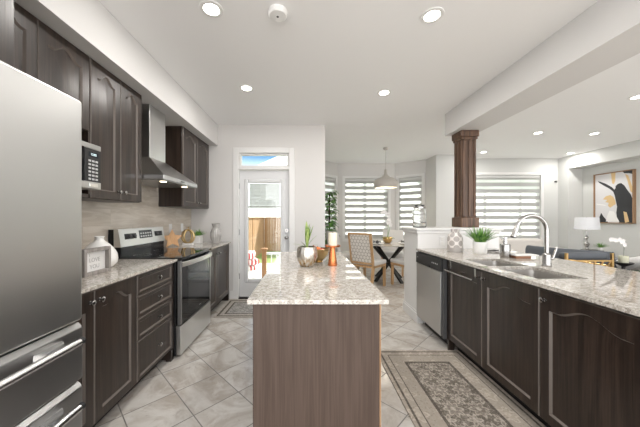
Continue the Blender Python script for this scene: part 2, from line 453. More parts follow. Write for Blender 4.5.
# ------------------------------------------------------------------ room shell
CEIL = 2.74
WX = -1.82; BY = 4.15
RE = -1.0            # where the modelled room ends behind the camera
struct('floor', MB().box(-2.0, 6.8, -9.0, 7.4, -.12, 0), M['tile'])
struct('ceiling', MB().box(-2.0, 6.8, RE, BY+.14, CEIL, CEIL+.15).box(.16, 6.8, BY+.14, 7.3, CEIL, CEIL+.15), M['ceil'])
def wall(name, p0, p1, openings=(), z0=0., z1=CEIL, th=.14, mat=None, side=1):
    """a wall whose inner face runs p0 -> p1; it thickens to the left of that direction when side = 1"""
    p0, p1 = Vector((*p0, 0)), Vector((*p1, 0)); d = (p1-p0); L = d.length; d.normalize(); n = Vector((-d.y, d.x, 0))*th*side
    mb = MB()
    ss = sorted({0., L, *[o[0] for o in openings], *[o[1] for o in openings]}); zs = sorted({z0, z1, *[o[2] for o in openings], *[o[3] for o in openings]})
    for a, b in zip(ss, ss[1:]):
        run = None
        for c, e in list(zip(zs, zs[1:])) + [(None, None)]:
            hole = c is None or any(o[0] <= a+1e-6 and b-1e-6 <= o[1] and o[2] <= c+1e-6 and e-1e-6 <= o[3] for o in openings)
            if not hole: run = (run[0], e) if run else (c, e)
            elif run:
                q0, q1 = p0+d*a, p0+d*b; base = [q0, q1, q1+n, q0+n]
                mb.loft([[p + Vector((0,0,run[0])) for p in base], [p + Vector((0,0,run[1])) for p in base]]); run = None
    return struct(name, mb, mat or M['wall'])
DX0, DX1 = -1.075, -.255           # the door opening
wall('wall_left', (WX, RE), (WX, BY))
wall('wall_back', (WX-.14, BY), (.30, BY), [(DX0-WX+.14, DX1-WX+.14, 0, 2.05), (-1.05-WX+.14, -.275-WX+.14, 2.085, 2.31)])
wall('wall_return', (.30, BY+.14), (.30, 6.58))
BL, BR = ((.30, 6.58), (.86, 7.10)), ((2.40, 7.10), (3.02, 6.62))
wl_, wc_, wr_ = (.09, .665, .70, 2.335), (.19, 1.355, .70, 2.335), (.10, .685, .70, 2.335)
wall('wall_bay_left', *BL, [wl_]); wall('wall_bay_center', (.86, 7.10), (2.40, 7.10), [wc_]); wall('wall_bay_right', *BR, [wr_])
wall('wall_bay_side', (3.02, 6.62), (3.02, 6.101)); wall('wall_pier', (3.021, 6.10), (3.62, 6.10), mat=M['living']); wall('wall_step', (3.62, 6.12), (3.62, 6.50), mat=M['living'])
LW = (4.02-3.62, 5.80-3.62, .72, 2.335)
wall('wall_living_back', (3.62, 6.50), (6.23, 6.50), [LW], mat=M['living'])
wall('wall_living_stub', (6.23, 6.52), (6.23, 6.251), mat=M['living']); wall('wall_alcove_side', (6.231, 6.25), (6.58, 6.25), mat=M['living'])
wall('wall_right', (6.58, 6.39), (6.58, RE), mat=M['living'])
struct('ceiling_alcove_drop', MB().box(6.231, 6.60, RE, 6.2495, 2.445, CEIL+.02), M['living'])
struct('ceiling_bulkhead', MB().box(WX-.05, -1.39, RE, BY+.03, 2.41, CEIL+.02), M['bulk'])
struct('ceiling_beam', MB().box(1.963, 2.326, RE, 3.71, 2.43, CEIL+.02), M['bulk'])
struct('wall_backsplash', MB().box(WX-.01, WX+.008, 1.15, BY+.02, .905, 1.43).box(WX-.01, WX+.008, 2.414, 3.23, 1.43, 2.42), M['splash'])
def board(mb, p0, p1, z0, z1, th):
    p0, p1 = Vector((*p0, 0)), Vector((*p1, 0)); d = (p1-p0).normalized(); n = Vector((d.y, -d.x, 0))*th
    base = [p0, p1, p1+n, p0+n]; mb.loft([[p+Vector((0,0,z0)) for p in base], [p+Vector((0,0,z1)) for p in base]])
def baseboard(name, segs):
    mb = MB()
    for a, b in segs: board(mb, a, b, 0, .10, .015); board(mb, a, b, .10, .125, .009)
    struct(name, mb, M['trim'])
baseboard('baseboard_back', [((-1.20, BY), (-1.13, BY)), ((-.20, BY), (.315, BY))]); baseboard('baseboard_return', [((.30, BY), (.30, 6.58))])
baseboard('baseboard_bay', [BL, ((.86, 7.1), (2.40, 7.1)), BR, ((3.02, 6.62), (3.02, 6.10)), ((3.02, 6.10), (3.62, 6.10))]); baseboard('baseboard_living', [((3.62, 6.5), (6.23, 6.5)), ((6.58, 6.25), (6.58, RE))])

# windows
def window(name, p0, p1, op, mull=()):
    P0, P1 = Vector((*p0, 0)), Vector((*p1, 0)); d = (P1-P0).normalized(); n = Vector((d.y, -d.x, 0)); s0, s1, z0, z1 = op
    def bx(mb, a, b, c, e, n0, n1):
        q = [P0+d*a+n*n0, P0+d*b+n*n0, P0+d*b+n*n1, P0+d*a+n*n1]; mb.loft([[p+Vector((0,0,c)) for p in q], [p+Vector((0,0,e)) for p in q]])
    fr = MB(); f = .045
    for a, b, c, e in ((s0, s0+f, z0, z1), (s1-f, s1, z0, z1), (s0+f, s1-f, z0, z0+f), (s0+f, s1-f, z1-f, z1)): bx(fr, a, b, c, e, -.11, -.05)
    for q in mull: bx(fr, q-.02, q+.02, z0+f, z1-f, -.105, -.055)
    root = struct(name, fr, M['trim'])
    g = MB(); bx(g, s0+f, s1-f, z0+f, z1-f, -.083, -.079); g.obj('pane', M['pane'], parent=root, smooth=0)
    c = MB(); w = .065
    for a, b, cc, e in ((s0-w, s0, z0-w, z1+w), (s1, s1+w, z0-w, z1+w), (s0, s1, z1, z1+w), (s0, s1, z0-w, z0)): bx(c, a, b, cc, e, 0, .016)
    c.obj('casing', M['trim'], parent=root, smooth=0)
    return P0, d, n
def zebra_blind(label, p0, p1, op, mat):
    P0, P1 = Vector((*p0, 0)), Vector((*p1, 0)); d = (P1-P0).normalized(); n = Vector((d.y, -d.x, 0)); s0, s1, z0, z1 = op
    mid = P0+d*(s0+s1)/2; a = (s1-s0)/2-.008
    t = Thing('zebra_blind', label, 'window blind', (mid.x, mid.y, z0), 'zebra blinds at the windows', True, math.atan2(d.y, d.x))
    t.part('fabric_panel', MB().box(-a, a, .024, .026, .03, z1-z0-.06), mat, smooth=0)
    t.part('head_rail', MB().box(-a-.003, a+.003, .005, .065, z1-z0-.075, z1-z0-.004, .01, 2), M['lite_blind'])
    t.part('bottom_rail', MB().box(-a, a, .015, .035, .012, .034, .004), M['lite_blind'])
zm = zebra('zebra_fabric', 1.52)
window('window_1', *BL, wl_); window('window_2', (.86, 7.1), (2.40, 7.1), wc_, (.77,)); window('window_3', *BR, wr_); window('window_4', (3.62, 6.5), (6.23, 6.5), LW, (LW[0]+.45, LW[1]-.45))
zebra_blind('narrow striped blind in the left bay window behind the climbing plant', *BL, wl_, zm)
zebra_blind('wide striped blind in the centre bay window behind the dining table', (.86, 7.1), (2.40, 7.1), wc_, zm)
zebra_blind('narrow striped blind in the right bay window above the glass jar', *BR, wr_, zm)
zebra_blind('very wide striped blind in the living room window behind the faucet', (3.62, 6.5), (6.23, 6.5), LW, zm)

# back door with its transom
dr = MB().box(DX0+.015, -.985, BY+.045, BY+.09, .02, 2.035).box(-.345, DX1-.015, BY+.045, BY+.09, .02, 2.035).box(-.985, -.345, BY+.045, BY+.09, .02, .245).box(-.985, -.345, BY+.045, BY+.09, 1.895, 2.035)
door = struct('door_1', dr, M['door'])
lf = MB()
for a, b, c, e in ((-.985, -.925, .245, 1.895), (-.405, -.345, .245, 1.895), (-.925, -.405, .245, .305), (-.925, -.405, 1.835, 1.895)): lf.box(a, b, BY+.033, BY+.10, c, e, .012)
lf.obj('glazing_frame', M['door'], parent=door)
MB().box(-.925, -.405, BY+.064, BY+.068, .305, 1.835).obj('pane', M['pane'], parent=door, smooth=0)
bl = MB()
for i in range(16): bl.box(-.905, -.425, BY+.073, BY+.085, 1.475+.022*i, 1.475+.022*i+.018)
bl.obj('raised_blind', M['lite_blind'], parent=door, smooth=0)
MB().box(-.922, -.408, BY+.070, BY+.09, 1.44, 1.468, .003).obj('blind_rail', plain('blind_rail_grey', (.42,.41,.38), .6), parent=door)
for z, nm in ((.965, 'door_knob'), (1.075, 'deadbolt')):
    k = MB().cyl((-.31, BY+.045, z), (-.31, BY+.035, z), .032); k.cyl((-.31, BY+.035, z), (-.31, BY-.005, z), .011)
    if nm == 'door_knob': k.ball((-.31, BY-.015, z), .027, 1, .8, 1)
    else: k.box(-.316, -.304, BY-.012, BY+.035, z-.018, z+.018, .004)
    k.obj(nm, M['nickel'], parent=door)
for z in (.35, 1.05, 1.78): MB().cyl((DX0+.012, BY+.03, z-.045), (DX0+.012, BY+.03, z+.045), .008, seg=10).obj('hinge', M['nickel'], parent=door)
MB().box(DX0, DX1, BY-.01, BY+.13, 0, .018).obj('threshold', M['toe'], parent=door, smooth=0)
tr = MB()
for a, b, c, e in ((DX0-.075, DX0+.012, 0, 2.385), (DX1-.012, DX1+.075, 0, 2.385), (DX0+.012, DX1-.012, 2.30, 2.385), (DX0+.012, DX1-.012, 2.038, 2.09)): tr.box(a, b, BY-.016, BY+.03, c, e, .004)
struct('trim_1', tr, M['trim'])
tw = MB()
for a, b, c, e in ((-1.063, -1.03, 2.09, 2.30), (-.30, -.267, 2.09, 2.30), (-1.03, -.30, 2.09, 2.115), (-1.03, -.30, 2.275, 2.30)): tw.box(a, b, BY+.03, BY+.10, c, e)
tw = struct('window_5', tw, M['trim']); MB().box(-1.03, -.30, BY+.063, BY+.067, 2.115, 2.275).obj('pane', M['pane'], parent=tw, smooth=0)

# half wall, post column
kw = MB().box(1.36, 2.35, 3.20, 3.64, 0, 1.115)
kw = struct('wall_half', kw, M['trim'])
c = MB().box(1.325, 2.385, 3.165, 3.68, 1.128, 1.155, .006).box(1.342, 2.37, 3.182, 3.66, 1.085, 1.128, .012, 2); c.obj('cap', M['trim'], parent=kw)
MB().box(1.344, 1.36, 3.20-.016, 3.656, 0, .115, .004).box(1.36, 1.42, 3.184, 3.20, 0, .115, .004).box(1.35, 1.36, 3.19, 3.65, .115, .14, .004).obj('base_moulding', M['trim'], parent=kw)
x0, x1, y0, y1 = 2.062, 2.237, 3.467, 3.642
cb = MB().box(x0, x1, y0, y1, 1.155, 2.43)
for a, b in ((0, .026), (.149, .175), (.075, .10)):
    cb.box(x0+a, x0+b, y0-.012, y0, 1.26, 2.33, .003).box(x0-.012, x0, y0+a, y0+b, 1.26, 2.33, .003)
for zz in (1.27, 2.30): cb.box(x0, x1, y0-.012, y0, zz, zz+.03, .003).box(x0-.012, x0, y0, y1, zz, zz+.03, .003)
colm = Thing('square_column', 'brown wooden square column standing on the white half wall', 'column', (2.15, 3.555, 1.155))
colm.part('shaft', cb, M['col'])
colm.part('base_trim', MB().box(x0-.03, x1+.03, y0-.03, y1+.03, 1.155, 1.285, .006), M['col'])
colm.part('capital', MB().box(x0-.03, x1+.03, y0-.03, y1+.03, 2.345, 2.43, .006).box(x0-.018, x1+.018, y0-.018, y1+.018, 2.315, 2.345, .004), M['col'])
def outlet(x, y, z, n, label):
    t = Thing('wall_outlet', label, 'electrical outlet', (x, y, z), 'white wall outlets', True, n)
    t.part('cover_plate', MB().box(-.036, .036, -.006, 0, -.058, .058, .003), M['plastic'])
    t.part('receptacle', MB().box(-.018, .018, -.009, -.004, -.045, -.008, .003).box(-.018, .018, -.009, -.004, .008, .045, .003), M['white'])
outlet(WX+.008, 3.51, 1.14, PI/2, 'white outlet on the backsplash right behind the star shaped board')
outlet(WX+.008, 3.84, 1.14, PI/2, 'white outlet on the backsplash behind the gold ring ornament')
outlet(1.655, 3.20, 1.0, 0, 'white outlet on the half wall beside the dotted vase')

# ------------------------------------------------------------------ left run: refrigerator and cabinets
def knob(mb, p, n):
    p, n = Vector(p), Vector(n)
    mb.tube([p, p+n*.004, p+n*.006, p+n*.014, p+n*.018, p+n*.026, p+n*.030], [.010, .010, .0055, .0055, .0145, .0155, .009], 14)
    return mb
fr = Thing('refrigerator', 'stainless steel french door refrigerator at the near left', 'refrigerator', (-1.38, .665, 0))
FX = -.953
fr.part('body', MB().box(-1.79, FX-.075, .215, 1.118, .03, 1.765, .006), M['fside'])
fr.part('foot', MB().box(-1.7, FX-.10, .25, 1.09, 0, .03), M['black'])
for a, b, hy in ((.21, .662, .625), (.668, 1.125, .705)):
    d = fr.part('door', MB().box(FX-.068, FX, a, b, .850, 1.78, .012, 3), M['steel'])
    hb = MB().tube([(FX+.05, hy, .93), (FX+.05, hy, 1.66)], .013, 14)
    for z in (.96, 1.63): hb.box(FX-.004, FX+.05, hy-.008, hy+.008, z-.012, z+.012)
    fr.part('handle', hb, M['chrome'], d)
for z0, z1, hz in ((.600, .838, .789), (.075, .586, .527)):
    d = fr.part('drawer', MB().box(FX-.068, FX, .21, 1.125, z0, z1-.016, .008, 2).prism([(FX-.05, .212, z1), (FX-.02, .212, z1), (FX-.004, .212, z1-.017), (FX-.05, .212, z1-.017)], (0, .911, 0)), M['steel_d'])
    hb = MB().tube([(FX+.052, .272, hz), (FX+.052, 1.045, hz)], .0145, 16)
    for y in (.34, .975): hb.prism([(FX-.004, y-.06, hz-.012), (FX+.05, y-.012, hz-.012), (FX+.05, y+.012, hz-.012), (FX-.004, y+.06, hz-.012)], (0, 0, .024))
    h_ = fr.part('handle', hb, M['chrome'], d)
    for a, b in ((.258, .272), (1.045, 1.060)): fr.part('handle_cap', MB().cyl((FX+.052, a, hz), (FX+.052, b, hz), .015), M['black'], d)

def cabinet(label, x0, x1, y0, y1, z0, z1, face, doors=(), drawers=(), toe=False, extra=None, group=None, sides=True):
    """a cabinet with its fronts on the plane x = face; doors (y0, y1, z0, z1, knob y, knob z), drawers the same"""
    n = 1 if face > (x0+x1)/2 else -1
    t = Thing('wall_cabinet' if z0 > 1 else 'base_cabinet', label, 'kitchen cabinet', ((x0+x1)/2, (y0+y1)/2, z0 if z0 > 1 else 0), group)
    x0 = max(x0, WX+.006); b = MB().box(x0, x1, y0, y1, z0, z1, .002)
    if extra: extra(b)
    t.part('body', b, M['cab'])
    if toe:
        fx = (x1 if n > 0 else x0) - n*.085
        t.part('toe_kick', MB().box(min(fx, fx-n*.02), max(fx, fx-n*.02), y0, y1, 0, z0+.005), M['toe'], smooth=0)
    fx = face - n*.02
    for kind, lst in (('door', doors), ('drawer', drawers)):
        for q in lst:
            a, c, d, e, ky, kz = q[:6]; arch = q[6] if len(q) > 6 else .05
            mb = MB().door((fx, a, d), (0,1,0), (n,0,0), c-a, e-d, arch if kind == 'door' else 0, .058 if kind == 'door' else .026, .02, kind == 'door')
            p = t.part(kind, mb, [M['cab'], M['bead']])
            if ky is not None: t.part('knob', knob(MB(), (face, ky, kz), (n,0,0)), M['nickel'], p)
    return t
UC = -1.505
cabinet('deep dark wood cabinet above the refrigerator', WX, -1.29, .16, 1.15, 1.83, 2.41, -1.27, [(.165, .65, 1.835, 2.405, None, None), (.66, 1.148, 1.835, 2.405, None, None)])
def niche(b): b.box(WX+.006, UC, 1.15, 1.168, 1.42, 1.88).box(WX, UC, 1.816, 1.834, 1.42, 1.88).box(WX, UC, 1.15, 1.834, 1.42, 1.447, .002)
cabinet('dark wood wall cabinet with open shelf holding the microwave', WX, UC-.02, 1.15, 1.834, 1.88, 2.408, UC, [(1.155, 1.474, 1.885, 2.403, None, None), (1.478, 1.830, 1.885, 2.403, None, None)], extra=niche)
cabinet('tall two door dark wall cabinet between microwave and range hood', WX, UC-.02, 1.836, 2.414, 1.42, 2.408, UC, [(1.840, 2.135, 1.425, 2.403, 2.108, 1.488), (2.139, 2.411, 1.425, 2.403, 2.166, 1.488)])
cabinet('two door dark wall cabinet beyond the range hood', WX, UC-.02, 3.23, 4.08, 1.418, 2.408, UC, [(3.235, 3.642, 1.423, 2.403, 3.605, 1.485), (3.646, 4.076, 1.423, 2.403, 3.685, 1.485)])
BC = -1.197
cabinet('dark base cabinet with two arched doors beside the refrigerator', WX, BC-.02, 1.15, 1.863, .10, .885, BC, [(1.153, 1.486, .11, .872, 1.456, .812), (1.490, 1.860, .11, .872, 1.522, .812)], toe=True)
dz = [(.722, .872), (.562, .716), (.402, .556), (.11, .396)]
cabinet('dark base cabinet of four drawers beside the stove', WX, BC-.02, 1.865, 2.385, .10, .885, BC, [], [(1.870, 2.365, a, b, 2.13, (a+b)/2+.005) for a, b in dz], toe=True, extra=lambda b: b.box(WX+.006, BC-.004, 2.367, 2.387, 0, .885).box(BC-.05, BC-.004, 2.34, 2.387, 0, .10))
cabinet('dark base cabinet with two doors between stove and back door', WX, BC-.02, 3.165, 4.075, .10, .885, BC, [(3.20, 3.545, .11, .872, 3.505, .80), (3.549, 4.07, .11, .872, 3.60, .80)], toe=True, extra=lambda b: b.box(WX+.006, BC, 4.06, 4.085, 0, .885))
GZ0, GZ1 = .885, .907
solo('countertop', MB().box(WX+.002, -1.166, 1.15, 2.392, GZ0, GZ1, .003), M['gran'], (-1.5, 1.77, GZ0), 'beige granite countertop between refrigerator and stove', 'countertop')
solo('countertop', MB().box(WX+.002, -1.166, 3.160, 4.10, GZ0, GZ1, .003), M['gran'], (-1.5, 3.63, GZ0), 'short beige granite countertop between stove and back door', 'countertop')

# microwave
mx = -1.30
mw = Thing('microwave', 'small stainless microwave on the open cabinet shelf above the counter', 'microwave', (-1.52, 1.43, 1.447))
mw.part('body', MB().box(-1.74, mx-.012, 1.19, 1.668, 1.460, 1.732, .005), M['steel_d'])
mw.part('foot', MB().box(-1.70, -1.54, 1.22, 1.64, 1.447, 1.462), M['black'])
mw.part('door', MB().box(mx-.012, mx, 1.19, 1.545, 1.462, 1.73, .003), M['blackg'])
p = mw.part('front_frame', MB().box(mx-.012, mx+.001, 1.19, 1.668, 1.700, 1.732, .003).box(mx-.012, mx+.001, 1.19, 1.668, 1.460, 1.502, .003), M['steel'])
mw.part('open_button', MB().box(mx, mx+.005, 1.575, 1.640, 1.470, 1.492, .002), M['steelh'], p)
p = mw.part('control_panel', MB().box(mx-.012, mx, 1.548, 1.666, 1.502, 1.700, .002), M['black'])
mw.part('display', MB().box(mx-.001, mx+.001, 1.572, 1.645, 1.652, 1.682), M['lcd'], p)
kb = MB()
for r in range(6):
    for c_ in range(3): kb.box(mx-.001, mx+.0012, 1.572+.026*c_, 1.590+.026*c_, 1.628-.022*r-.006, 1.628-.022*r+.005)
mw.part('keypad', kb, M['key'], p)
text_mesh('clock_digits', '12:05', .020, M['digit'], p, Matrix.Translation(Vector((mx+.0016, 1.609, 1.667)) - Vector(mw.off)) @ Matrix.Rotation(PI/2, 4, 'Z') @ Matrix.Rotation(PI/2, 4, 'X'))

# range
RX = -1.143; ry0, ry1 = 2.396, 3.156
rg = Thing('stove', 'stainless electric stove with black glass top and oven door', 'stove', (-1.48, 2.776, 0))
rg.part('body', MB().box(-1.80, RX-.045, ry0, ry1, .02, .893, .003), M['black'])
rg.part('foot', MB().box(-1.75, RX-.10, ry0+.03, ry1-.03, 0, .02), M['black'])
ct = rg.part('cooktop', MB().box(-1.765, RX+.010, ry0-.002, ry1+.002, .893, .918, .004, 2), M['blackg'])
M['burner'] = plain('burner_print', (.16,.16,.165), .3)
for (a, b, r) in ((-1.60, 2.58, .075), (-1.60, 2.97, .10), (-1.32, 2.58, .10), (-1.32, 2.97, .075)):
    rg.part('burner_mark', MB().loft([[(a+(r+w)*math.cos(2*PI*i/40), b+(r+w)*math.sin(2*PI*i/40), .9186) for i in range(40)] for w in (0, .003)], True, False, False), M['burner'], ct, smooth=0)
bgp = [(-1.755, 1.175), (-1.715, 1.175), (-1.690, 1.010), (-1.755, 1.010)]
bk = rg.part('backguard', MB().prism([(a, ry0+.004, b) for a, b in bgp], (0, ry1-ry0-.008, 0)), M['steelh'])
rg.part('backguard_base', MB().box(-1.80, -1.700, ry0+.012, ry1-.012, .918, 1.012).box(-1.81, -1.755, ry0+.01, ry1-.01, .918, 1.172), M['blackg'])
def on_guard(mb, ya, yb, f0, f1, e=.002):
    a = Vector((-1.690, 0, 1.010)); b = Vector((-1.715, 0, 1.175)); n = Vector((.165, 0, .025)).normalized()*e
    q0, q1 = a.lerp(b, f0)+n, a.lerp(b, f1)+n
    return mb.prism([(q0.x, ya, q0.z), (q0.x, yb, q0.z), (q1.x, yb, q1.z), (q1.x, ya, q1.z)], -n*1.5)
rg.part('display', on_guard(MB(), 2.69, 2.91, .36, .86), M['lcd'], bk)
kd = MB()
for r in range(2):
    for c_ in range(5): on_guard(kd, 2.705+.04*c_, 2.73+.04*c_, .44+.18*r, .53+.18*r, .003)
rg.part('display_legends', kd, M['key'], bk)
for base in (2.50, 2.96):
    pd = MB()
    on_guard(pd, base-.03 if base < 2.7 else base, base+.14 if base < 2.7 else base+.15, .40, .72)
    pn = rg.part('knob_plate', pd, M['black'], bk)
    for k_ in range(2):
        y = base+.035+.07*k_; a = Vector((-1.690, 0, 1.010)).lerp(Vector((-1.715, 0, 1.175)), .56); n = Vector((.165, 0, .025)).normalized()
        p0 = Vector((a.x, y, a.z))+n*.002
        rg.part('control_knob', MB().tube([p0, p0+n*.016, p0+n*.02], [.021, .018, .012], 18), M['fside'], pn)
od = rg.part('oven_door', MB().box(RX-.045, RX-.004, ry0+.003, ry1-.003, .300, .886, .004), M['blackg'])
for a, b in ((ry0+.002, ry0+.030), (ry1-.030, ry1-.002)): rg.part('door_trim', MB().box(RX-.030, RX, a, b, .300, .886, .003), M['steel_d'], od)
rg.part('oven_window', MB().box(RX-.006, RX-.002, ry0+.16, ry1-.10, .43, .76, .001), plain('oven_window_glass', (.03,.03,.032), .04), od)
bw = [(RX+.012+.038*math.sin(PI*i/16)**.6, ry0+.005+(ry1-ry0-.01)*i/16, .853) for i in range(17)]
hn = MB().loft([[(x-.006, y, z-.024), (x+.006, y, z-.019), (x+.008, y, z+.017), (x-.004, y, z+.024)] for x, y, z in bw])
for i in (1, 15): hn.box(RX-.01, bw[i][0], bw[i][1]-.02, bw[i][1]+.02, .835, .871)
rg.part('handle', hn, M['steelh'], od)
rg.part('badge', MB().box(RX-.005, RX-.002, 2.82, 2.87, .345, .357), M['chrome'], od)
rg.part('drawer', MB().box(RX-.045, RX, ry0+.003, ry1-.003, .028, .290, .006, 2), M['steelh'])

# range hood
hy0, hy1, hx = 2.43, 3.18, -1.315
hd = Thing('range_hood', 'stainless chimney range hood mounted above the stove', 'range hood', (-1.57, 2.805, 1.64))
hd.part('canopy', MB().loft([[(WX+.01, hy0, 1.682), (hx, hy0, 1.682), (hx, hy1, 1.682), (WX+.01, hy1, 1.682)], [(WX+.01, 2.60, 1.885), (-1.55, 2.60, 1.885), (-1.55, 2.905, 1.885), (WX+.01, 2.905, 1.885)]]), M['steelh'])
rim = hd.part('rim', MB().box(WX+.01, hx, hy0, hy1, 1.642, 1.682, .003), M['steelh'])
hd.part('filter_panel', MB().box(WX+.05, hx-.03, hy0+.03, hy1-.03, 1.637, 1.643), M['steel_d'], rim)
for i in range(3): hd.part('button', MB().cyl((hx, 2.77+.03*i, 1.662), (hx+.004, 2.77+.03*i, 1.662), .007), M['black'], rim)
hd.part('chimney', MB().box(WX+.01, -1.55, 2.605, 2.90, 1.88, 2.412, .002), M['steelh'])
for y in (2.58, 3.03):
    l_ = hd.part('hood_lamp', MB().cyl((-1.40, y, 1.636), (-1.40, y, 1.632), .030), M['hoodbulb'], rim)

# decor on the left counters
vs = MB().lathe(-1.56, 1.985, [(.050,.907),(.086,.912),(.112,.938),(.118,.97),(.112,1.01),(.090,1.053),(.060,1.086),(.036,1.104),(.028,1.116),(.028,1.134),(.033,1.141),(.031,1.143),(.024,1.136),(.024,1.106)], 48, True, False)
solo('vase', vs, M['white'], (-1.56, 1.985, .907), 'round white bottle vase on the left counter behind the framed sign', 'vase')
pf = Thing('picture_frame', 'small grey wood framed lettered sign on the left counter', 'picture frame', (-1.40, 1.755, .907))
y0, y1, zt = 1.645, 1.87, 1.082
f = MB()
for a, b, c, e in ((y0, y0+.022, .907, zt), (y1-.022, y1, .907, zt), (y0+.022, y1-.022, .907, .929), (y0+.022, y1-.022, zt-.022, zt)): f.box(-1.425, -1.385, a, b, c, e, .002)
pf.part('frame', f, M['frame'])
sh = pf.part('print', MB().box(-1.424, -1.412, y0+.02, y1-.02, .927, zt-.02), M['paper'])
def on_x(x, y, z, off): return Matrix.Translation(Vector((x, y, z)) - Vector(off)) @ Matrix.Rotation(PI/2, 4, 'Z') @ Matrix.Rotation(PI/2, 4, 'X')
text_mesh('lettering', 'I', .026, M['ink'], sh, on_x(-1.4115, 1.715, 1.035, pf.off)); text_mesh('lettering', 'LOVE', .038, M['ink'], sh, on_x(-1.4115, 1.757, 1.002, pf.off)); text_mesh('lettering', 'YOU', .038, M['ink'], sh, on_x(-1.4115, 1.757, .958, pf.off))

st = MB(); pts = []
for i in range(10):
    r = .128 if i % 2 == 0 else .062; a = PI/2 + i*PI/5
    pts.append((r*math.sin(a-PI/2), r*math.cos(a-PI/2)))
lean = .25
st.prism([(a, (b+.1036)*math.sin(lean), (b+.1036)*math.cos(lean)) for a, b in pts], (0, .016, -.004))
so = solo('cutting_board', st, M['board'], (0, 0, 0), 'wooden star shaped board leaning on the backsplash beside the stove', 'cutting board'); so.location = (-1.70, 3.36, .909); so.rotation_euler = (0, 0, math.radians(38))
gr = Thing('ring_sculpture', 'gold double ring ornament on a white block on the far left counter', 'ornament', (-1.60, 3.57, .907))
gr.part('base', MB().box(-1.668, -1.532, 3.54, 3.60, .907, .937, .003), M['white'])
def ring(mb, c, rx, rz, rot, r=.009):
    pts = []
    for i in range(36):
        a = 2*PI*i/36; v = Matrix.Rotation(rot, 3, 'Z') @ Vector((rx*math.cos(a), 0, rz*math.sin(a))); pts.append(Vector(c)+v)
    mb.tube(pts, r, 8, True)
g = MB(); ring(g, (-1.60, 3.57, 1.025), .078, .088, .15, .014); ring(g, (-1.60, 3.57, 1.025), .06, .086, 1.1, .010)
gr.part('rings', g, M['brass'])
g = MB().tube([(-1.60, 3.57, 1.112), (-1.597, 3.57, 1.14), (-1.588, 3.57, 1.16)], [.007, .005, .004], 8); g.leaf((-1.597, 3.57, 1.135), (-.8, .1, .6), .06, .03, .2); g.leaf((-1.592, 3.57, 1.14), (.8, .1, .7), .05, .028, .2)
gr.part('stem', g, M['brass'])
def grass_pot(name, label, cx, cy, pw, ph, z, lh, n, square, potmat, spread=.9):
    t = Thing(name, label, 'potted plant', (cx, cy, z))
    pm = MB()
    if square: pm.box(cx-pw/2, cx+pw/2, cy-pw/2, cy+pw/2, z, z+ph, .006, 2)
    else: pm.lathe(cx, cy, [(pw*.43,z),(pw*.47,z+.006),(pw*.5,z+ph*.3),(pw*.5,z+ph-.004),(pw*.485,z+ph),(pw*.44,z+ph),(pw*.43,z+ph*.85)], 40)
    t.part('pot', pm, potmat)
    lm = MB()
    for i in range(n):
        a = random.uniform(0, 2*PI); q = random.random()**.6; r = pw*.33*random.random()
        d = (math.cos(a)*spread*q, math.sin(a)*spread*q, random.uniform(.75, 1.3))
        lm.leaf((cx+r*math.cos(a), cy+r*math.sin(a), z+ph*.85), d, lh*random.uniform(.75, 1.15), .011 if pw > .12 else .009, .12+.2*q, 5)
    t.part('foliage', lm, M['leaf']); return t
grass_pot('potted_plant', 'small green plant in a square white pot at the end of the left counter', -1.575, 3.83, .105, .115, .907, .13, 90, True, M['matte'], 1.3)
vz = MB().lathe(-1.31, 3.82, [(.042,.907),(.052,.911),(.055,.935),(.072,.985),(.079,1.03),(.072,1.075),(.050,1.115),(.041,1.135),(.044,1.155),(.058,1.195),(.055,1.197),(.040,1.155),(.036,1.135),(.045,1.11),(.066,1.07),(.072,1.03),(.066,.99),(.05,.94),(.045,.918),(0,.915)], 48, True, True, 16, .03)
solo('vase', vz, M['smoke'], (-1.31, 3.82, .907), 'ribbed grey glass vase at the far end of the left counter', 'vase')

# ------------------------------------------------------------------ island
isl = Thing('kitchen_island', 'dark wood island cabinet under granite in the middle of the kitchen', 'kitchen island', (.05, 2.03, 0))
isl.part('body', MB().box(-.248, .349, 1.252, 2.83, .0, .885, .003), M['cab'])
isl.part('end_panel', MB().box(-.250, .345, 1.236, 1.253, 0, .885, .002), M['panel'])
isl.part('corner_post', MB().box(.3455, .353, 1.234, 1.256, 0, .885, .0015), M['artf'])
solo('countertop', MB().box(-.272, .381, 1.205, 2.90, GZ0, GZ1, .004, 2), M['gran'], (.055, 2.05, GZ0), 'beige granite island countertop in the middle of the kitchen', 'countertop')
lp = Thing('potted_plant', 'slim green lily in a faceted silver gold pot on the island', 'potted plant', (.008, 2.05, .907), None, True)
rr = [(.046,0),(.050,.002),(.066,.035),(.079,.070),(.077,.12),(.068,.150),(.063,.150),(.070,.118),(.068,.09)]
lp.part('pot', MB().lathe(0, 0, rr, 48, True, False, 14, .028), M['merc'])
lp.part('soil', MB().lathe(0, 0, [(.066,.118),(.066,.122)], 24), M['soil'])
lm = MB().tube([(0,0,.12), (.004,0,.2), (.0,0,.28)], [.006,.005,.003], 8)
for dx, dy, dzz, L, w, z in ((-.10,0,1,.235,.028,.13), (.16,.1,1,.15,.020,.14), (.55,.1,.9,.15,.012,.15), (-.75,.1,.45,.13,.011,.14), (-.45,-.3,.9,.11,.012,.13), (.9,-.1,.75,.11,.010,.13), (.05,-.2,1,.17,.024,.14), (.22,-.2,1,.13,.018,.19), (-.9,-.1,.2,.09,.009,.15), (.3,.2,1,.18,.018,.16), (-.02,.1,1,.215,.030,.15), (.30,-.1,1,.17,.022,.16), (.12,.1,1,.16,.02,.18), (-.25,0,1,.15,.018,.14)):
    lm.leaf((0, 0, z), (dx, dy, dzz), L, w, .28 if abs(dx) > .4 else .05, 8)
lp.part('foliage', lm, M['lily'])
bo = Thing('fruit_bowl', 'antique gold bowl behind the silver pot on the island', 'bowl', (.105, 2.24, .907), None, True)
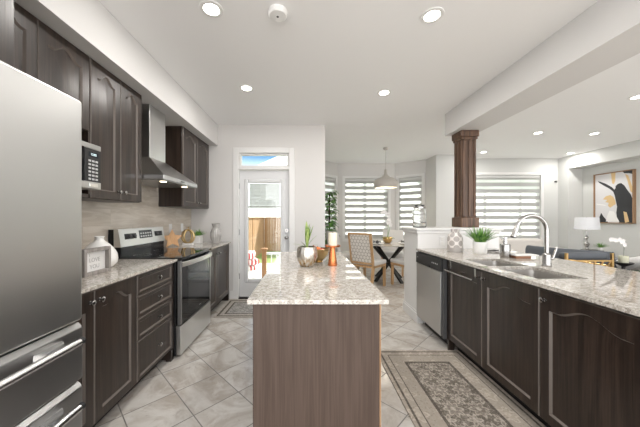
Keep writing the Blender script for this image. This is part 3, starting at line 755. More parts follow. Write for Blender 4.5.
bo.part('bowl', MB().lathe(0, 0, [(.036,0),(.040,.004),(.034,.010),(.055,.03),(.083,.068),(.094,.112),(.092,.114),(.080,.07),(.05,.035),(0,.025)], 48, True, True), M['brass'])
def fruit(x, y, z, r, m, label, cat, sz=.93):
    t = Thing(cat, label, cat, (x, y, z-r*sz), None, True)
    t.part('flesh', MB().ball((0,0,r*sz), r, 1, 1, sz, 24), m); t.part('stem', MB().cyl((0,0,r*sz*1.9), (.003,0,r*sz*2+.008), .003, .002, 6), M['wick'])
fruit(.063, 2.228, 1.012, .036, M['orange'], 'bright orange fruit sitting highest in the gold bowl', 'orange'); fruit(.130, 2.205, 1.000, .031, M['red'], 'red apple in the gold bowl on the right', 'apple', .88); fruit(.10, 2.285, 1.0, .033, M['orange'], 'second orange at the back of the gold bowl', 'orange')
ch = Thing('candle_holder', 'copper cone candle holder on the island', 'candle holder', (.209, 2.07, .907), None, True)
ch.part('stand', MB().lathe(0, 0, [(.037,0),(.038,.003),(.031,.05),(.022,.12),(.019,.142)], 40), M['copper'])
ch.part('plate', MB().lathe(0, 0, [(.019,.140),(.052,.146),(.061,.150),(.062,.160),(.058,.160),(.05,.155),(0,.155)], 48), M['copper'])
cd = Thing('candle', 'cream pillar candle standing on the copper holder', 'candle', (.209, 2.07, 1.062), None, True)
cd.part('wax', MB().lathe(0, 0, [(.033,0),(.034,.004),(.034,.098),(.031,.102),(.02,.099),(0,.097)], 40), M['wax']); cd.part('wick', MB().tube([(0,0,.096), (.001,0,.106), (.003,0,.111)], .0015, 6), M['wick'])

# ------------------------------------------------------------------ peninsula
PF = 1.37; PX0, PX1, PY0, PY1 = 1.34, 2.32, -.2, 3.205
sx0, sx1, sy0, sym, sy1 = 1.425, 1.745, 1.62, 2.03, 2.41
g = MB()
xs = [PX0, sx0, sx1, PX1]; ys = [PY0, sy0, sym-.012, sym+.012, sy1, PY1]
def hole(i, j): return i == 1 and j in (1, 3)
for i in range(3):
    for j in range(5):
        if hole(i, j): continue
        a, b, c_, d = xs[i], xs[i+1], ys[j], ys[j+1]
        g.face([(a,c_,GZ1),(b,c_,GZ1),(b,d,GZ1),(a,d,GZ1)]); g.face([(a,c_,GZ0),(a,d,GZ0),(b,d,GZ0),(b,c_,GZ0)])
        for (p, q, ii, jj) in (((a,c_),(b,c_),i,j-1), ((b,c_),(b,d),i+1,j), ((b,d),(a,d),i,j+1), ((a,d),(a,c_),i-1,j)):
            if not (0 <= ii < 3 and 0 <= jj < 5) or hole(ii, jj): g.face([(*p,GZ0),(*q,GZ0),(*q,GZ1),(*p,GZ1)])
bmesh.ops.remove_doubles(g.bm, verts=g.bm.verts[:], dist=1e-5)
solo('countertop', g, M['gran'], (1.83, 1.5, GZ0), 'beige granite peninsula countertop with the sink on the right', 'countertop', smooth=0)
sk = Thing('sink', 'stainless double bowl sink set in the right granite counter', 'sink', (1.585, 2.02, .70))
for a, b in ((sy0, sym-.012), (sym+.012, sy1)):
    rg_ = []
    def rr_(e, z, r): 
        pts = []; X0, X1, Y0, Y1 = sx0-.004+e, sx1+.004-e, a-.004+e, b+.004-e
        for cx_, cy_, a0 in ((X1-r, Y1-r, 0), (X0+r, Y1-r, PI/2), (X0+r, Y0+r, PI), (X1-r, Y0+r, 1.5*PI)):
            for k in range(7): pts.append((cx_+r*math.cos(a0+k*PI/12), cy_+r*math.sin(a0+k*PI/12), z))
        return pts
    bw_ = MB().loft([rr_(-.012, GZ0-.001, .06), rr_(0, GZ0-.002, .05), rr_(.008, .74, .05), rr_(.035, .71, .04), rr_(.10, .705, .03)], True, False, True)
    p = sk.part('bowl', bw_, M['sinksteel']); sk.part('drain', MB().lathe((sx0+sx1)/2, (a+b)/2, [(.04,.7055),(.042,.709),(.03,.709),(.025,.7065)], 24), M['chrome'], p)
fa = Thing('faucet', 'brushed nickel gooseneck pull down faucet behind the sink', 'faucet', (1.876, 2.05, GZ1), None, True)
fa.part('base', MB().lathe(0, 0, [(.030,0),(.031,.004),(.027,.010),(.027,.085),(.022,.095),(.016,.10)], 32), M['nickel'])
R = .118; zc = .275
arc = [(0, 0, .09), (0, 0, .20)] + [(-R + R*math.cos(a*PI/20*1.02), 0, zc + R*math.sin(a*PI/20*1.02)) for a in range(0, 19)]
fa.part('neck', MB().tube(arc, .0145, 16), M['nickel'])
ex, ez = arc[-1][0], arc[-1][2]; dx, dz_ = arc[-1][0]-arc[-2][0], arc[-1][2]-arc[-2][2]; l_ = math.hypot(dx, dz_); dx, dz_ = dx/l_, dz_/l_
sh = fa.part('spray_head', MB().tube([(ex-dx*.01, 0, ez-dz_*.01), (ex+dx*.01, 0, ez+dz_*.01), (ex+dx*.05, 0, ez+dz_*.05), (ex+dx*.085, 0, ez+dz_*.085)], [.0155, .017, .018, .022], 18), M['nickel'])
fa.part('spray_face', MB().cyl((ex+dx*.085, 0, ez+dz_*.085), (ex+dx*.089, 0, ez+dz_*.089), .018), M['black'], sh)
fa.part('lever', MB().tube([(.02, 0, .055), (.045, 0, .06), (.052, 0, .075), (.072, 0, .125), (.078, 0, .145)], [.013, .012, .009, .0075, .006], 12), M['nickel'])
sp = Thing('soap_dispenser', 'brushed metal soap pump bottle beside the sink', 'soap dispenser', (1.885, 2.49, GZ1), None, True)
sp.part('bottle', MB().lathe(0, 0, [(.040,0),(.042,.004),(.042,.118),(.038,.126),(.018,.130)], 32), M['nickel'])
sp.part('pump', MB().lathe(0, 0, [(.020,.128),(.020,.150),(.013,.153),(.011,.172),(.021,.174),(.021,.188),(.015,.191)], 24).tube([(0,0,.181), (-.045,-.02,.181), (-.052,-.024,.172)], [.008,.006,.005], 10), M['chrome'])
dt = Thing('soap_tray', 'long white tray with wooden feet behind the soap pump', 'tray', (2.02, 2.46, GZ1), None, True)
dt.part('tray', MB().box(-.10, .12, -.05, .05, .022, .034, .004), M['matte']); dt.part('wooden_block', MB().box(-.09, .05, -.045, .04, 0, .022, .003), M['teak'])
sg = Thing('sunglasses', 'small dark folded glasses on the counter beside the white pot', 'glasses', (2.06, 2.88, GZ1), None, True)
sg.part('lens', MB().lathe(-.035, 0, [(.026,.012),(.027,.016),(.02,.019)], 20).lathe(.035, 0, [(.026,.012),(.027,.016),(.02,.019)], 20), M['blackg']); sg.part('frame', MB().tube([(-.07,0,.012), (0,.01,.02), (.07,0,.012)], .005, 8).tube([(-.07,0,.01), (-.03,.05,.006), (.06,.055,.006)], .004, 8).tube([(.07,0,.01), (.03,.06,.009), (-.06,.06,.009)], .004, 8), M['black'])
pv = Thing('vase', 'pink grey vase with dotted roundels on the right counter', 'vase', (1.66, 2.93, GZ1), None, True)
pv.part('body', MB().lathe(0, 0, [(.073,0),(.077,.004),(.078,.05),(.077,.145),(.070,.175),(.054,.198),(.042,.212),(.041,.238),(.045,.246),(.041,.247),(.036,.235),(.036,.21)], 48, True, False), M['patt'])
grass_pot('potted_plant', 'bushy green grass plant in a round white pot on the right counter', 1.825, 2.76, .128, .122, GZ1, .215, 150, False, M['white'], .95)
jr = Thing('glass_jar', 'large clear glass jar with metal lid on the half wall', 'jar', (1.475, 3.42, 1.155), None, True)
jr.part('body', MB().lathe(0, 0, [(.072,0),(.080,.006),(.083,.02),(.083,.195),(.079,.222),(.070,.236),(.069,.248),(.065,.248),(.066,.234),(.074,.219),(.078,.19),(.078,.02),(.074,.012),(0,.010)], 40), M['glass'])
l_ = jr.part('lid', MB().lathe(0, 0, [(.071,.247),(.073,.249),(.073,.266),(.069,.270),(0,.271)], 40, True, True), M['nickel'])
for q in (-.042, .042): jr.part('lid_knob', MB().lathe(q, 0, [(.010,.268),(.010,.276),(.022,.280),(.022,.290),(.016,.293)], 20), M['fside'], l_)
jr.part('wire_band', MB().lathe(0, 0, [(.0845,.055),(.0855,.058),(.0845,.061)], 40, False, False).lathe(0, 0, [(.0845,.170),(.0855,.173),(.0845,.176)], 40, False, False), M['nickel'])

dw = Thing('dishwasher', 'stainless dishwasher with black control panel beside the half wall', 'dishwasher', (1.66, 2.87, 0))
dw.part('body', MB().box(PF, 1.95, 2.565, 3.16, .10, .875), M['black'])
dw.part('door', MB().box(PF-.045, PF, 2.595, 3.155, .115, .745, .006, 2), M['steel'])
p = dw.part('control_panel', MB().box(PF-.05, PF, 2.57, 3.16, .75, .872, .006, 2), M['black'])
dw.part('door_handle', MB().box(PF-.062, PF-.048, 2.80, 2.96, .752, .768, .004), M['black'], p)
bt = MB()
for i in range(4): bt.box(PF-.0515, PF-.049, 2.64+.035*i, 2.655+.035*i, .808, .820)
bt.box(PF-.0515, PF-.049, 3.10, 3.115, .815, .825)
dw.part('buttons', bt, M['key'], p, smooth=0)
dw.part('side_trim', MB().box(PF-.03, PF, 2.557, 2.592, .10, .872), M['fside'])
dw.part('toe_kick', MB().box(PF+.06, PF+.08, 2.565, 3.16, 0, .105), M['toe'], smooth=0)
c1 = cabinet('dark sink cabinet with two doors beside the dishwasher', PF+.02, 2.0, 1.545, 2.553, .10, .70, PF, [(2.052, 2.548, .115, .868, 2.085, .812, .052), (1.548, 2.048, .115, .868, 2.012, .812, .052)], toe=True, extra=lambda b: b.box(PF+.02, PF+.04, 1.545, 2.553, .70, .885).box(1.98, 2.0, 1.545, 2.553, .70, .885).box(PF+.02, 2.0, 1.545, 1.56, .70, .885).box(PF+.02, 2.0, 2.538, 2.553, .70, .885).box(PF+.005, PF+.06, 2.535, 2.555, 0, .885))
cabinet('dark base cabinet at the near right end of the peninsula', PF+.02, 2.0, .53, 1.543, .10, .885, PF, [(1.04, 1.541, .115, .868, 1.507, .812, .052), (.535, 1.036, .115, .868, 1.0, .812, .052)], toe=True)
struct('wall_peninsula_back', MB().box(2.002, 2.04, -.2, 3.20, 0, .885), M['cab'])
tb = Thing('towel_bar', 'nickel over door towel bar on the sink cabinet', 'towel bar', (PF, 2.33, .79))
tb.part('bar', MB().tube([(PF-.045, 2.515, .785), (PF-.045, 2.095, .785)], .0075, 12), M['nickel'])
for y in (2.485, 2.125): tb.part('hook', MB().bar((PF-.003, y, .872), (PF-.003, y, .80), .022, .003, (1,0,0)).bar((PF-.003, y, .80), (PF-.05, y, .785), .022, .003, (0,0,1)).bar((PF-.004, y, .8705), (PF+.018, y, .8705), .022, .003, (0,0,1)), M['nickel'])

# rugs
rm = rug_mat('runner_weave', .4015, .875, .215, (.14,.12,.10), (.43,.38,.325), (.40,.35,.295), (.11,.092,.077), .17)
solo('rug', MB().box(.665, 1.468, .78, 2.53, 0.001, .009, .003), rm, (1.0665, 1.655, .001), 'beige and brown patterned runner rug between island and sink cabinets', 'rug')
rm2 = rug_mat('door_mat_weave', .43, .355, .12, (.24,.23,.22), (.46,.44,.42), (.42,.385,.345), (.10,.085,.07), .22, .020)
solo('rug', MB().box(-1.19, -.33, 3.37, 4.08, .001, .008, .003), rm2, (-.76, 3.725, .001), 'small grey patterned mat in front of the back door', 'rug')

# ------------------------------------------------------------------ ceiling fixtures
dl = Thing('ceiling_light', 'round recessed ceiling light nearest the camera over the left aisle', 'ceiling light', (-.66, 1.836, CEIL), 'recessed ceiling lights', True)
dl.part('trim_ring', MB().lathe(0, 0, [(.052,-.001),(.054,-.006),(.078,-.005),(.080,0)], 40, False, False), M['plastic'])
dl.part('lens', MB().lathe(0, 0, [(.053,-.004),(0,-.004)], 32, False, False), M['lens'])
light('bulb', 'AREA', (0, 0, -.012), LAMP_W, (1, .965, .92), .10, dl.o)
for x, y, lab in ((.908, 1.895, 'recessed ceiling light nearest the camera beside the long beam'), (-.669, 2.957, 'recessed ceiling light farther back over the left aisle near the hood'), (.909, 3.064, 'recessed ceiling light farther back right of the island'),
                  (4.0, 3.173, 'recessed living room light at the right picture edge'), (3.99, 4.52, 'recessed living room light in the middle row, the left one'), (5.0, 4.56, 'recessed living room light in the middle row, the right one'),
                  (3.95, 5.85, 'recessed living room light just right of the wooden column'), (5.98, 5.95, 'recessed living room light nearest the back right corner')):
    copy_thing(dl.o, (x, y, CEIL), lab)
sd = Thing('smoke_detector', 'round white smoke detector on the kitchen ceiling', 'smoke detector', (-.2, 1.858, CEIL), None, True)
sd.part('body', MB().lathe(0, 0, [(.066,0),(.068,-.006),(.066,-.026),(.058,-.036),(0,-.038)], 40, True, False), M['plastic']); sd.part('sensor', MB().lathe(0.0, 0, [(.009,-.037),(.008,-.040),(0,-.041)], 16, False, False), M['fside'])
pe = Thing('pendant_light', 'greige dome pendant lamp hanging above the dining table', 'pendant light', (1.667, 5.5, CEIL), None, True)
pe.part('canopy', MB().lathe(0, 0, [(.055,0),(.055,-.012),(.035,-.045),(.010,-.055)], 32), M['pend'])
pe.part('cord', MB().cyl((0,0,-.05), (0,0,-.46), .004, seg=8), M['pend'])
zb = -.835
sd_ = pe.part('shade', MB().lathe(0, 0, [(.020,zb+.385),(.026,zb+.37),(.028,zb+.31),(.040,zb+.265),(.085,zb+.225),(.16,zb+.195),(.22,zb+.155),(.246,zb+.105),(.246,zb+.075),(.228,zb+.02),(.218,zb),(.214,zb+.006),(.236,zb+.075),(.235,zb+.10),(.21,zb+.148),(.15,zb+.185),(.02,zb+.22)], 48, True, False), M['pend'])
pe.part('bulb', MB().ball((0,0,zb+.075), .045), M['bulb'], sd_); light('glow', 'POINT', (0,0,zb+.01), 6, (1,.85,.65), .05, pe.o)

# ------------------------------------------------------------------ dining area
TX, TY = 1.70, 5.42
dtb = Thing('dining_table', 'round glass top dining table with crossed black legs', 'dining table', (TX, TY, 0), None, True)
dtb.part('tabletop', MB().lathe(0, 0, [(.53,.735),(.545,.738),(.55,.745),(.545,.752),(0,.753)], 64), plain('pale_tabletop', (.56,.53,.49), .12))
for k in range(4):
    a = PI/4*.55 + k*PI/2; c_, s_ = math.cos(a), math.sin(a)
    dtb.part('leg', MB().bar((.40*c_, .40*s_, .735), (-.36*c_+.02*s_, -.36*s_-.02*c_, 0), .055, .04), M['blackm'])
def make_chair(label):
    t = Thing('dining_chair', label, 'dining chair', (0,0,0), 'upholstered dining chairs', True)
    # local: seat faces +y, back at -y
    w = .235
    for sx_ in (-1, 1):
        t.part('leg', MB().bar((sx_*(w-.02), .20, .44), (sx_*(w-.03), .22, 0), .04, .04, (0,1,0)), M['oak'])
        t.part('leg', MB().bar((sx_*(w-.02), -.20, .44), (sx_*(w-.02), -.27, 0), .04, .04, (0,1,0)), M['oak'])
    t.part('seat_frame', MB().box(-w, w, -.23, .235, .385, .425, .004), M['oak'])
    t.part('seat', MB().box(-w-.005, w+.005, -.215, .25, .42, .50, .025, 3), M['pale'])
    f = MB(); B0, B1 = (-.215, .43), (-.315, 1.0)
    def P(x, q, o=0.): return (x, B0[0]+(B1[0]-B0[0])*q+o, B0[1]+(B1[1]-B0[1])*q)
    for sx_ in (-1, 1): f.bar(P(sx_*(w-.015), 0), P(sx_*(w-.015), 1), .032, .045, (0,1,0))
    f.bar(P(-w, .985), P(w, .985), .045, .032); f.bar(P(-w, .06), P(w, .06), .045, .032)
    bk_ = t.part('back_frame', f, M['oak'])
    t.part('back_panel', MB().loft([[P(-w+.02, .07, -.012), P(w-.02, .07, -.012), P(w-.02, .97, -.012), P(-w+.02, .97, -.012)], [P(-w+.02, .07, 0), P(w-.02, .07, 0), P(w-.02, .97, 0), P(-w+.02, .97, 0)]]), M['hexa'], bk_, smooth=0)
    t.part('back_cushion', MB().loft([[P(-w+.02, .08, .0), P(w-.02, .08, .0), P(w-.02, .96, .0), P(-w+.02, .96, .0)], [P(-w+.005, .06, .045), P(w-.005, .06, .045), P(w-.005, 1.0, .045), P(-w+.005, 1.0, .045)], [P(-w+.03, .10, .07), P(w-.03, .10, .07), P(w-.03, .96, .07), P(-w+.03, .96, .07)]]), M['pale'], bk_)
    return t.o
ca = make_chair('dining chair with hexagon patterned back, nearest the island')
ca.location = (1.17, 4.92, 0); ca.rotation_euler = (0, 0, math.radians(-44))
def plain_chair(label):
    t = Thing('dining_chair', label, 'dining chair', (0,0,0), 'upholstered dining chairs', True); w = .235
    for sx_ in (-1, 1):
        for yy in (.2, -.22): t.part('leg', MB().bar((sx_*(w-.02), yy, .42), (sx_*(w-.02), yy*1.1, 0), .04, .04, (0,1,0)), M['oak'])
    t.part('seat', MB().box(-w, w, -.23, .25, .40, .50, .03, 3), M['pale'])
    t.part('backrest', MB().loft([[(-w, -.27, .42), (w, -.27, .42), (w, -.20, .42), (-w, -.20, .42)], [(-w, -.33, .95), (w, -.33, .95), (w, -.27, .95), (-w, -.27, .95)], [(-w+.02, -.328, .985), (w-.02, -.328, .985), (w-.02, -.285, .985), (-w+.02, -.285, .985)]]), M['pale'])
    return t.o
cb_ = plain_chair('pale upholstered dining chair behind the hexagon backed chair'); cb_.location = (.84, 5.80, 0); cb_.rotation_euler = (0, 0, math.radians(-68))
copy_thing(cb_, (1.98, 6.02, 0), 'pale upholstered dining chair on the far side of the table by the window', math.radians(160))
cc = copy_tree(ca); cc.location = (1.93, 4.93, 0); cc.rotation_euler = (0,0,math.radians(22)); cc['label'] = 'dining chair half hidden behind the white half wall post'
op = Thing('orchid', 'white orchid in a gold bowl pot on the dining table', 'potted plant', (1.70, 5.48, .753), None, True)
op.part('pot', MB().lathe(0, 0, [(.05,0),(.055,.003),(.085,.05),(.10,.10),(.09,.125),(.085,.125),(.092,.10),(0,.09)], 40), M['gold'])
lf_ = MB()
for i in range(9): lf_.leaf((0,0,.10), (math.cos(i*.7+.3), math.sin(i*.7+.3), .55), .16, .055, .5, 6)
op.part('foliage', lf_, M['ivy'])
stp = [(0,0,.10), (.01,0,.25), (.012,0,.42), (-.005,0,.56), (-.05,0,.65), (-.09,0,.67)]
op.part('stem', MB().tube(stp, [.006,.005,.005,.004,.003,.003], 8).tube([(0,.01,.1), (.05,.01,.3), (.045,.0,.42), (.01,-.02,.50)], .004, 8), M['leaf'])
fl = MB()
for (x, y, z) in ((-.09,-.01,.66), (-.06,-.02,.64), (-.03,-.02,.61), (.0,-.02,.57), (.012,-.03,.49), (.03,-.02,.44), (.05,-.02,.38), (.0,-.03,.42), (-.11,-.01,.63)):
    for k in range(5):
        a = k*2*PI/5+.4; fl.leaf((x, y, z), (math.cos(a), -.25, math.sin(a)), .048, .042, .05, 4, side=(-math.sin(a), 0, math.cos(a)))
op.part('blossom', fl, M['petal'])
def setting(x, y, lab, lab2):
    t = Thing('plate', lab, 'plate', (x, y, .753), 'place settings on the dining table', True)
    t.part('dish', MB().lathe(0, 0, [(.07,0),(.075,.003),(.125,.016),(.124,.019),(.07,.007),(0,.006)], 40), M['white'])
    n = Thing('napkin', lab2, 'napkin', (x, y, .7655), 'dark napkins on the plates', True)
    n.part('fold', MB().ball((0, 0, .03), .03, 1.3, .9, 1.0, 14).prism([(-.08,-.02,.012), (-.03,-.02,.03), (-.07,0,.06)], (0,.04,0)).prism([(.08,-.02,.012), (.03,-.02,.03), (.06,0,.055)], (0,.04,0)), M['fside'], smooth=50)
    n.part('napkin_ring', MB().tube([(.026*math.cos(i*PI/8), 0, .03+.03*math.sin(i*PI/8)) for i in range(16)], .005, 6, True), M['blackm'])
setting(1.42, 5.24, 'white plate on the table at the left beside the hexagon chair', 'dark bow folded napkin on the left table plate')
setting(2.00, 5.30, 'white plate on the table at the right near the half wall', 'dark bow folded napkin on the right table plate')
# climbing plant in the bay corner
cp = Thing('climbing_plant', 'tall leafy climbing plant on a pole beside the left bay window', 'potted plant', (.56, 6.28, 0), None, True)
cp.part('pot', MB().lathe(0, 0, [(.11,0),(.115,.005),(.15,.24),(.155,.27),(.145,.27),(.14,.23)], 40), M['matte'])
cp.part('pole', MB().cyl((0,0,.2), (0,0,1.86), .016, seg=10), M['soil'])
lv = MB()
for i in range(330):
    z = .32+1.6*random.random(); a = random.uniform(0, 2*PI); rr0 = random.uniform(.02, .13); sc = random.uniform(.8, 1.3)
    lv.leaf((rr0*math.cos(a), rr0*math.sin(a), z), (math.cos(a+random.uniform(-.8,.8)), math.sin(a), random.uniform(-.3,.6)), .10*sc, .08*sc, .5, 4)
cp.part('foliage', lv, M['ivy'])

# ------------------------------------------------------------------ living room
ls = Thing('loveseat', 'grey velvet tufted loveseat with its back toward the counter', 'sofa', (4.335, 4.435, 0), None, True, math.atan2(-.97, .47))
# local x along the back (far end to near end), +y into the seat
fb = MB(); n_ = 24
prof = [(-.09,.16),(-.10,.45),(-.09,.70),(-.05,.755),(.03,.76),(.08,.72),(.09,.45)]
ls.part('backrest', MB().loft([[(-.54+1.08*i/n_, y-.0+.10*(2*i/n_-1)**2, z) for y, z in prof] for i in range(n_+1)]), M['grey'])
for s_ in (-1, 1): ls.part('arm', MB().box(s_*.50-.08, s_*.50+.08, .02, .70, .14, .62, .05, 3), M['grey'])
ls.part('seat_cushion', MB().box(-.42, .42, .08, .70, .28, .46, .05, 3), M['grey']); ls.part('base', MB().box(-.50, .50, .02, .68, .12, .29, .01), M['grey'])
for sx_ in (-.46, .46):
    for yy in (.05, .62): ls.part('leg', MB().cyl((sx_, yy, 0), (sx_, yy, .13), .018, .025, 10), M['gold'])
ac = Thing('armchair', 'grey armchair with gold lattice back frame behind the counter', 'armchair', (3.85, 3.62, 0), None, True)
ac.part('backrest', MB().box(-.30, .30, -.03, .11, .705, .80, .04, 3), M['grey']); ac.part('seat_cushion', MB().box(-.28, .28, 0, .60, .34, .48, .04, 3), M['grey'])
gf = MB()
for z in (.58, .695): gf.bar((-.31, -.045, z), (.31, -.045, z), .022, .022)
for i in range(7): gf.bar((-.30+.6*i/6, -.045, .58), (-.30+.6*((i+1) % 7)/6 if i < 6 else .30, -.045, .695), .012, .012, (0,1,0))
ac.part('back_lattice', gf, M['gold'])
for sx_ in (-.31, .31):
    for yy, h_ in ((-.045, .80), (.58, .62)): ac.part('leg', MB().box(sx_-.014, sx_+.014, yy-.014, yy+.014, 0, h_, .002), M['gold'])
    ac.part('arm', MB().box(sx_-.02, sx_+.02, -.04, .59, .60, .63, .006), M['gold'])
cs = Thing('sofa', 'cream sofa standing under the living room window', 'sofa', (5.05, 5.95, 0), None, True)
cs.part('backrest', MB().box(-.62, .62, .30, .52, .15, .775, .06, 3), M['cream']); cs.part('base', MB().box(-.62, .62, -.35, .45, .08, .30, .02), M['cream'])
for s_ in (-1, 1):
    cs.part('arm', MB().box(s_*.66-.08, s_*.66+.08, -.36, .50, .08, .60, .05, 3), M['cream'])
    cs.part('seat_cushion', MB().box(s_*.30-.29, s_*.30+.29, -.36, .30, .29, .45, .04, 3), M['cream'])
    for yy in (-.28, .42): cs.part('leg', MB().cyl((s_*.6, yy, 0), (s_*.6, yy, .09), .02, seg=10), M['blackm'])
et = Thing('side_table', 'small dark round side table under the table lamp', 'side table', (5.98, 5.50, 0), None, True)
et.part('top', MB().lathe(0, 0, [(.16,.58),(.17,.585),(.17,.60),(.16,.605)], 40), M['blackm']); et.part('stem', MB().cyl((0,0,.02), (0,0,.58), .025), M['blackm']); et.part('base', MB().lathe(0, 0, [(.14,0),(.14,.012),(.03,.03)], 32), M['blackm'])
tl = Thing('table_lamp', 'silver table lamp with wide pale drum shade by the alcove', 'table lamp', (5.87, 5.50, .605), None, True)
tl.part('base', MB().lathe(0, 0, [(.07,0),(.072,.01),(.03,.025),(.022,.06),(.04,.10),(.045,.13),(.018,.17),(.014,.22),(.032,.26),(.018,.29),(.010,.33),(.010,.42)], 32), M['nickel'])
tl.part('shade', MB().lathe(0, 0, [(.195,.43),(.178,.68),(.175,.68),(.192,.43)], 48, False, False), M['shade']); tl.part('bulb', MB().ball((0,0,.52), .035), M['white']); tl.part('harp', MB().cyl((0,0,.42), (0,0,.69), .005, seg=8).cyl((-.176,0,.672), (.176,0,.672), .003, seg=6), M['nickel'])
pp = grass_pot('potted_plant', 'small leafy plant on the side table beside the lamp', 6.07, 5.42, .08, .06, .605, .14, 60, False, M['white'], 1.6)
pt = Thing('side_table', 'black pedestal side table at the right behind the counter', 'side table', (4.36, 3.62, 0), None, True)
pt.part('top', MB().lathe(0, 0, [(.17,.52),(.18,.524),(.18,.54),(.17,.544)], 40), M['blackm']); pt.part('stem', MB().cyl((0,0,.02), (0,0,.52), .022), M['blackm']); pt.part('base', MB().lathe(0, 0, [(.14,0),(.14,.012),(.03,.03)], 32), M['blackm'])
wo = Thing('orchid', 'white orchid in a pale pot on a black footed dish', 'potted plant', (4.345, 3.60, .544), None, True)
wo.part('footed_dish', MB().lathe(0, 0, [(.07,0),(.07,.01),(.02,.03),(.02,.07),(.09,.11),(.10,.125),(.09,.128),(0,.10)], 32), M['blackm'])
wo.part('pot', MB().lathe(0, 0, [(.04,.105),(.048,.12),(.050,.21),(.046,.215),(.04,.19)], 32), plain('pale_green_pot', (.62,.62,.48), .4))
wo.part('stem', MB().tube([(0,0,.20), (.01,0,.32), (-.01,0,.40), (-.08,0,.44), (-.15,0,.435), (-.19,0,.445)], [.006,.005,.004,.003,.003,.003], 8), plain('orchid_stem', (.35,.36,.33), .6))
fl = MB()
for (x, z) in ((-.19,.44), (-.16,.44), (-.12,.43), (-.07,.44), (-.02,.42), (.0,.37), (-.04,.41)):
    for k in range(5):
        a = k*2*PI/5+.4; fl.leaf((x, -.01, z), (math.cos(a), -.25, math.sin(a)), .034, .03, .05, 4, side=(-math.sin(a), 0, math.cos(a)))
wo.part('blossom', fl, M['petal'])
lf2 = MB()
for i in range(7): lf2.leaf((.01*math.cos(i), .01*math.sin(i), .004), (math.cos(i*.9), math.sin(i*.9), .6), .07, .04, .3, 5)
solo('ivy_sprig', lf2, M['darkleaf'], (0,0,0), 'dark green leaves lying at the foot of the right orchid', 'plant').location = (4.47, 3.54, .546)
wc = Thing('armchair', 'white rounded armchair cut off by the right picture edge', 'armchair', (4.93, 3.48, 0), None, True)
wc.part('backrest', MB().tube([(-.34, .35, .60), (-.36, .10, .68), (-.26, -.16, .735), (0, -.26, .745), (.26, -.16, .735), (.36, .10, .68), (.34, .35, .60)], .075, 14), M['pale'])
wc.part('shell', MB().lathe(0, .05, [(.34,.16),(.36,.20),(.37,.62),(.30,.64),(.29,.42),(0,.42)], 32), M['pale']); wc.part('base', MB().lathe(0, .05, [(.25,0),(.25,.02),(.05,.05),(.05,.17)], 24), M['gold'])
# abstract painting
ar = Thing('painting', 'large abstract black, white and gold painting on the right wall', 'painting', (6.555, 5.605, 1.70))
ay0, ay1, az0, az1, ax = 5.24, 5.97, 1.158, 2.250, 6.56
f = MB()
for a, b, c_, e in ((ay0, ay0+.018, az0, az1), (ay1-.018, ay1, az0, az1), (ay0, ay1, az0, az0+.018), (ay0, ay1, az1-.018, az1)): f.box(ax-.04, 6.58, a, b, c_, e, .002)
ar.part('frame', f, M['artf'])
cv = MB().box(ax-.012, ax, ay0+.015, ay1-.015, az0+.015, az1-.015)
def blob(pts, mi, e):
    cv.mi = mi; q = [Vector((ax-.012-e, ay1-.018-(ay1-ay0-.036)*u, az1-.018-(az1-az0-.036)*v)) for u, v in pts]
    cv.face(q)
blob([(.44,0),(.56,0),(.55,.17),(.52,.23),(.47,.21)], 2, .0006)
blob([(.74,0),(1,0),(1,.08),(.9,.05),(.78,.035)], 1, .0008)
blob([(.80,.05),(.88,.09),(.98,.33),(1,.45),(.93,.40),(.86,.2)], 2, .0005)
blob([(.07,.125),(.16,.15),(.30,.20),(.46,.28),(.53,.34),(.56,.31),(.56,.27),(.62,.23),(.70,.22),(.78,.27),(.85,.36),(.94,.46),(1,.60),(1,1),(.66,1),(.60,.93),(.58,.80),(.60,.68),(.57,.58),(.54,.46),(.50,.38),(.40,.31),(.25,.24),(.12,.17)], 1, .001)
blob([(.30,.46),(.42,.44),(.50,.48),(.55,.55),(.57,.63),(.50,.66),(.42,.70),(.36,.66),(.38,.60),(.28,.58),(.34,.54),(.22,.52)], 2, .0014)
blob([(.76,.78),(.84,.80),(.90,.98),(.80,1)], 2, .0015)
blob([(.12,1),(.10,.93),(.17,.80),(.24,.88),(.32,.95),(.36,1)], 1, .0012)
blob([(.30,.98),(.34,.86),(.40,.76),(.52,.78),(.60,.90),(.66,.98)], 3, .0016)
blob([(.02,.60),(.30,.64),(.30,.655),(.04,.625)], 3, .0009)
ar.part('canvas', cv, [M['canvas'], M['paintk'], M['paintg'], M['paintw']], smooth=0)
solo('motion_sensor', MB().cyl((6.16, 6.50, 2.17), (6.16, 6.47, 2.17), .022).tube([(6.16, 6.47, 2.17), (6.13, 6.44, 2.15)], .014, 10), M['fside'], (6.16, 6.49, 2.17), 'tiny grey sensor high on the living room back wall', 'sensor')

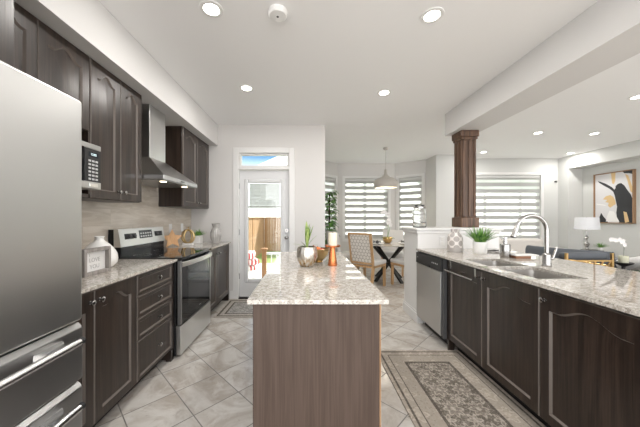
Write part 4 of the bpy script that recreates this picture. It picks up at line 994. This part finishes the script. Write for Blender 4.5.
# ------------------------------------------------------------------ outdoors
struct('lawn', MB().box(-14, 14, 4.4, 30, -.62, -.50), M['lawn'])
struct('ground_patio', MB().box(-2.4, .2, 4.4, 7.4, -.50, -.06), M['paving'])
struct('added_sun_blocker', MB().box(-2.6, .25, BY+.14, 6.1, 2.84, 2.98), M['siding'])  # added unseen overhang, sized to trim the sun coming through the back door
def fence(label, p0, p1, n):
    t = Thing('wooden_fence', label, 'fence', (*p0, -.5), 'backyard wood fences')
    p0, p1 = Vector((*p0, 0)), Vector((*p1, 0)); d = (p1-p0); L = d.length; d.normalize(); q = Vector((d.y, -d.x, 0))
    mb = MB(); w = L/n
    for i in range(n):
        a = p0+d*(w*i+.004); b = p0+d*(w*(i+1)-.004); e = q*(.01 if i % 2 else 0.)
        mb.loft([[a+e+Vector((0,0,-.5)), b+e+Vector((0,0,-.5)), b+e+q*.02+Vector((0,0,-.5)), a+e+q*.02+Vector((0,0,-.5))], [a+e+Vector((0,0,1.25)), b+e+Vector((0,0,1.25)), b+e+q*.02+Vector((0,0,1.25)), a+e+q*.02+Vector((0,0,1.25))]])
    t.part('boards', mb, M['fence'], smooth=0)
    t.part('top_cap', MB().bar(p0+Vector((0,0,1.27)), p1+Vector((0,0,1.27)), .14, .04), M['post'], smooth=0)
    for k in (0, .5, 1): c_ = p0+d*L*k; t.part('post', MB().box(c_.x-.05, c_.x+.05, c_.y-.05, c_.y+.05, -.5, 1.27), M['post'], smooth=0)
fence('sunny cedar fence running away along the left of the yard', (-2.27, 8.2), (-2.27, 14.0), 40)
fence('cedar fence across the back of the yard', (-2.15, 14.0), (5.0, 14.0), 50)
rl = Thing('porch_railing', 'low wooden railing post and rails outside the back door', 'railing', (-.88, 5.55, -.06))
p = rl.part('post', MB().box(-.925, -.835, 5.505, 5.595, -.06, .60), M['post']); rl.part('post_cap', MB().box(-.945, -.815, 5.485, 5.615, .60, .635, .008), M['post'], p)
for z in (.50, .12): rl.part('rail', MB().box(-.835, .15, 5.53, 5.57, z, z+.045), M['siding'])
for i in range(8): rl.part('baluster', MB().box(-.74+.115*i, -.72+.115*i, 5.54, 5.56, .165, .50), M['siding'])
def stripes():
    m = Mat('striped_outdoor_fabric', rough=.9); x, y, z = m.xyz(); m.color(m.mix((x*11. + y*4.).fract().lt(.5), (.45,.05,.06), (.72,.68,.66))); return m.m
M['stripe'] = stripes()
cu = Thing('patio_cushion', 'red and white striped cushion lowest on the patio by the fence', 'cushion', (-1.56, 6.6, -.06), 'patio cushions', True, .25)
cu.part('cover', MB().box(-.28, .28, -.28, .28, 0, .16, .06, 3), M['stripe']); cu.part('piping', MB().tube([(-.26,-.27,.08), (.26,-.27,.08), (.27,.26,.08), (-.27,.26,.08)], .012, 8, True), M['cushr'])
copy_thing(cu.o, (-1.52, 6.63, .10), 'red and white striped cushion in the middle of the patio stack', .5); copy_thing(cu.o, (-1.57, 6.62, .26), 'red and white striped cushion on top of the patio stack', .1)
nh = Thing('neighbour_house', 'white sided house beyond the backyard fence', 'house', (1.5, 20, -.5))
nh.part('wall', MB().box(-5.2, 8.5, 18.0, 24.0, -.5, 3.9), M['siding'])
nh.part('gable', MB().prism([(-5.6, 17.9, 3.85), (8.9, 17.9, 3.85), (1.65, 17.9, 7.0)], (0, 6.2, 0)), M['siding'], smooth=0)
wd = nh.part('window', MB().box(2.2, 3.4, 17.94, 18.02, 1.6, 2.8), M['trim']); nh.part('pane', MB().box(2.28, 3.32, 17.92, 17.96, 1.68, 2.72), M['lcd'], wd)
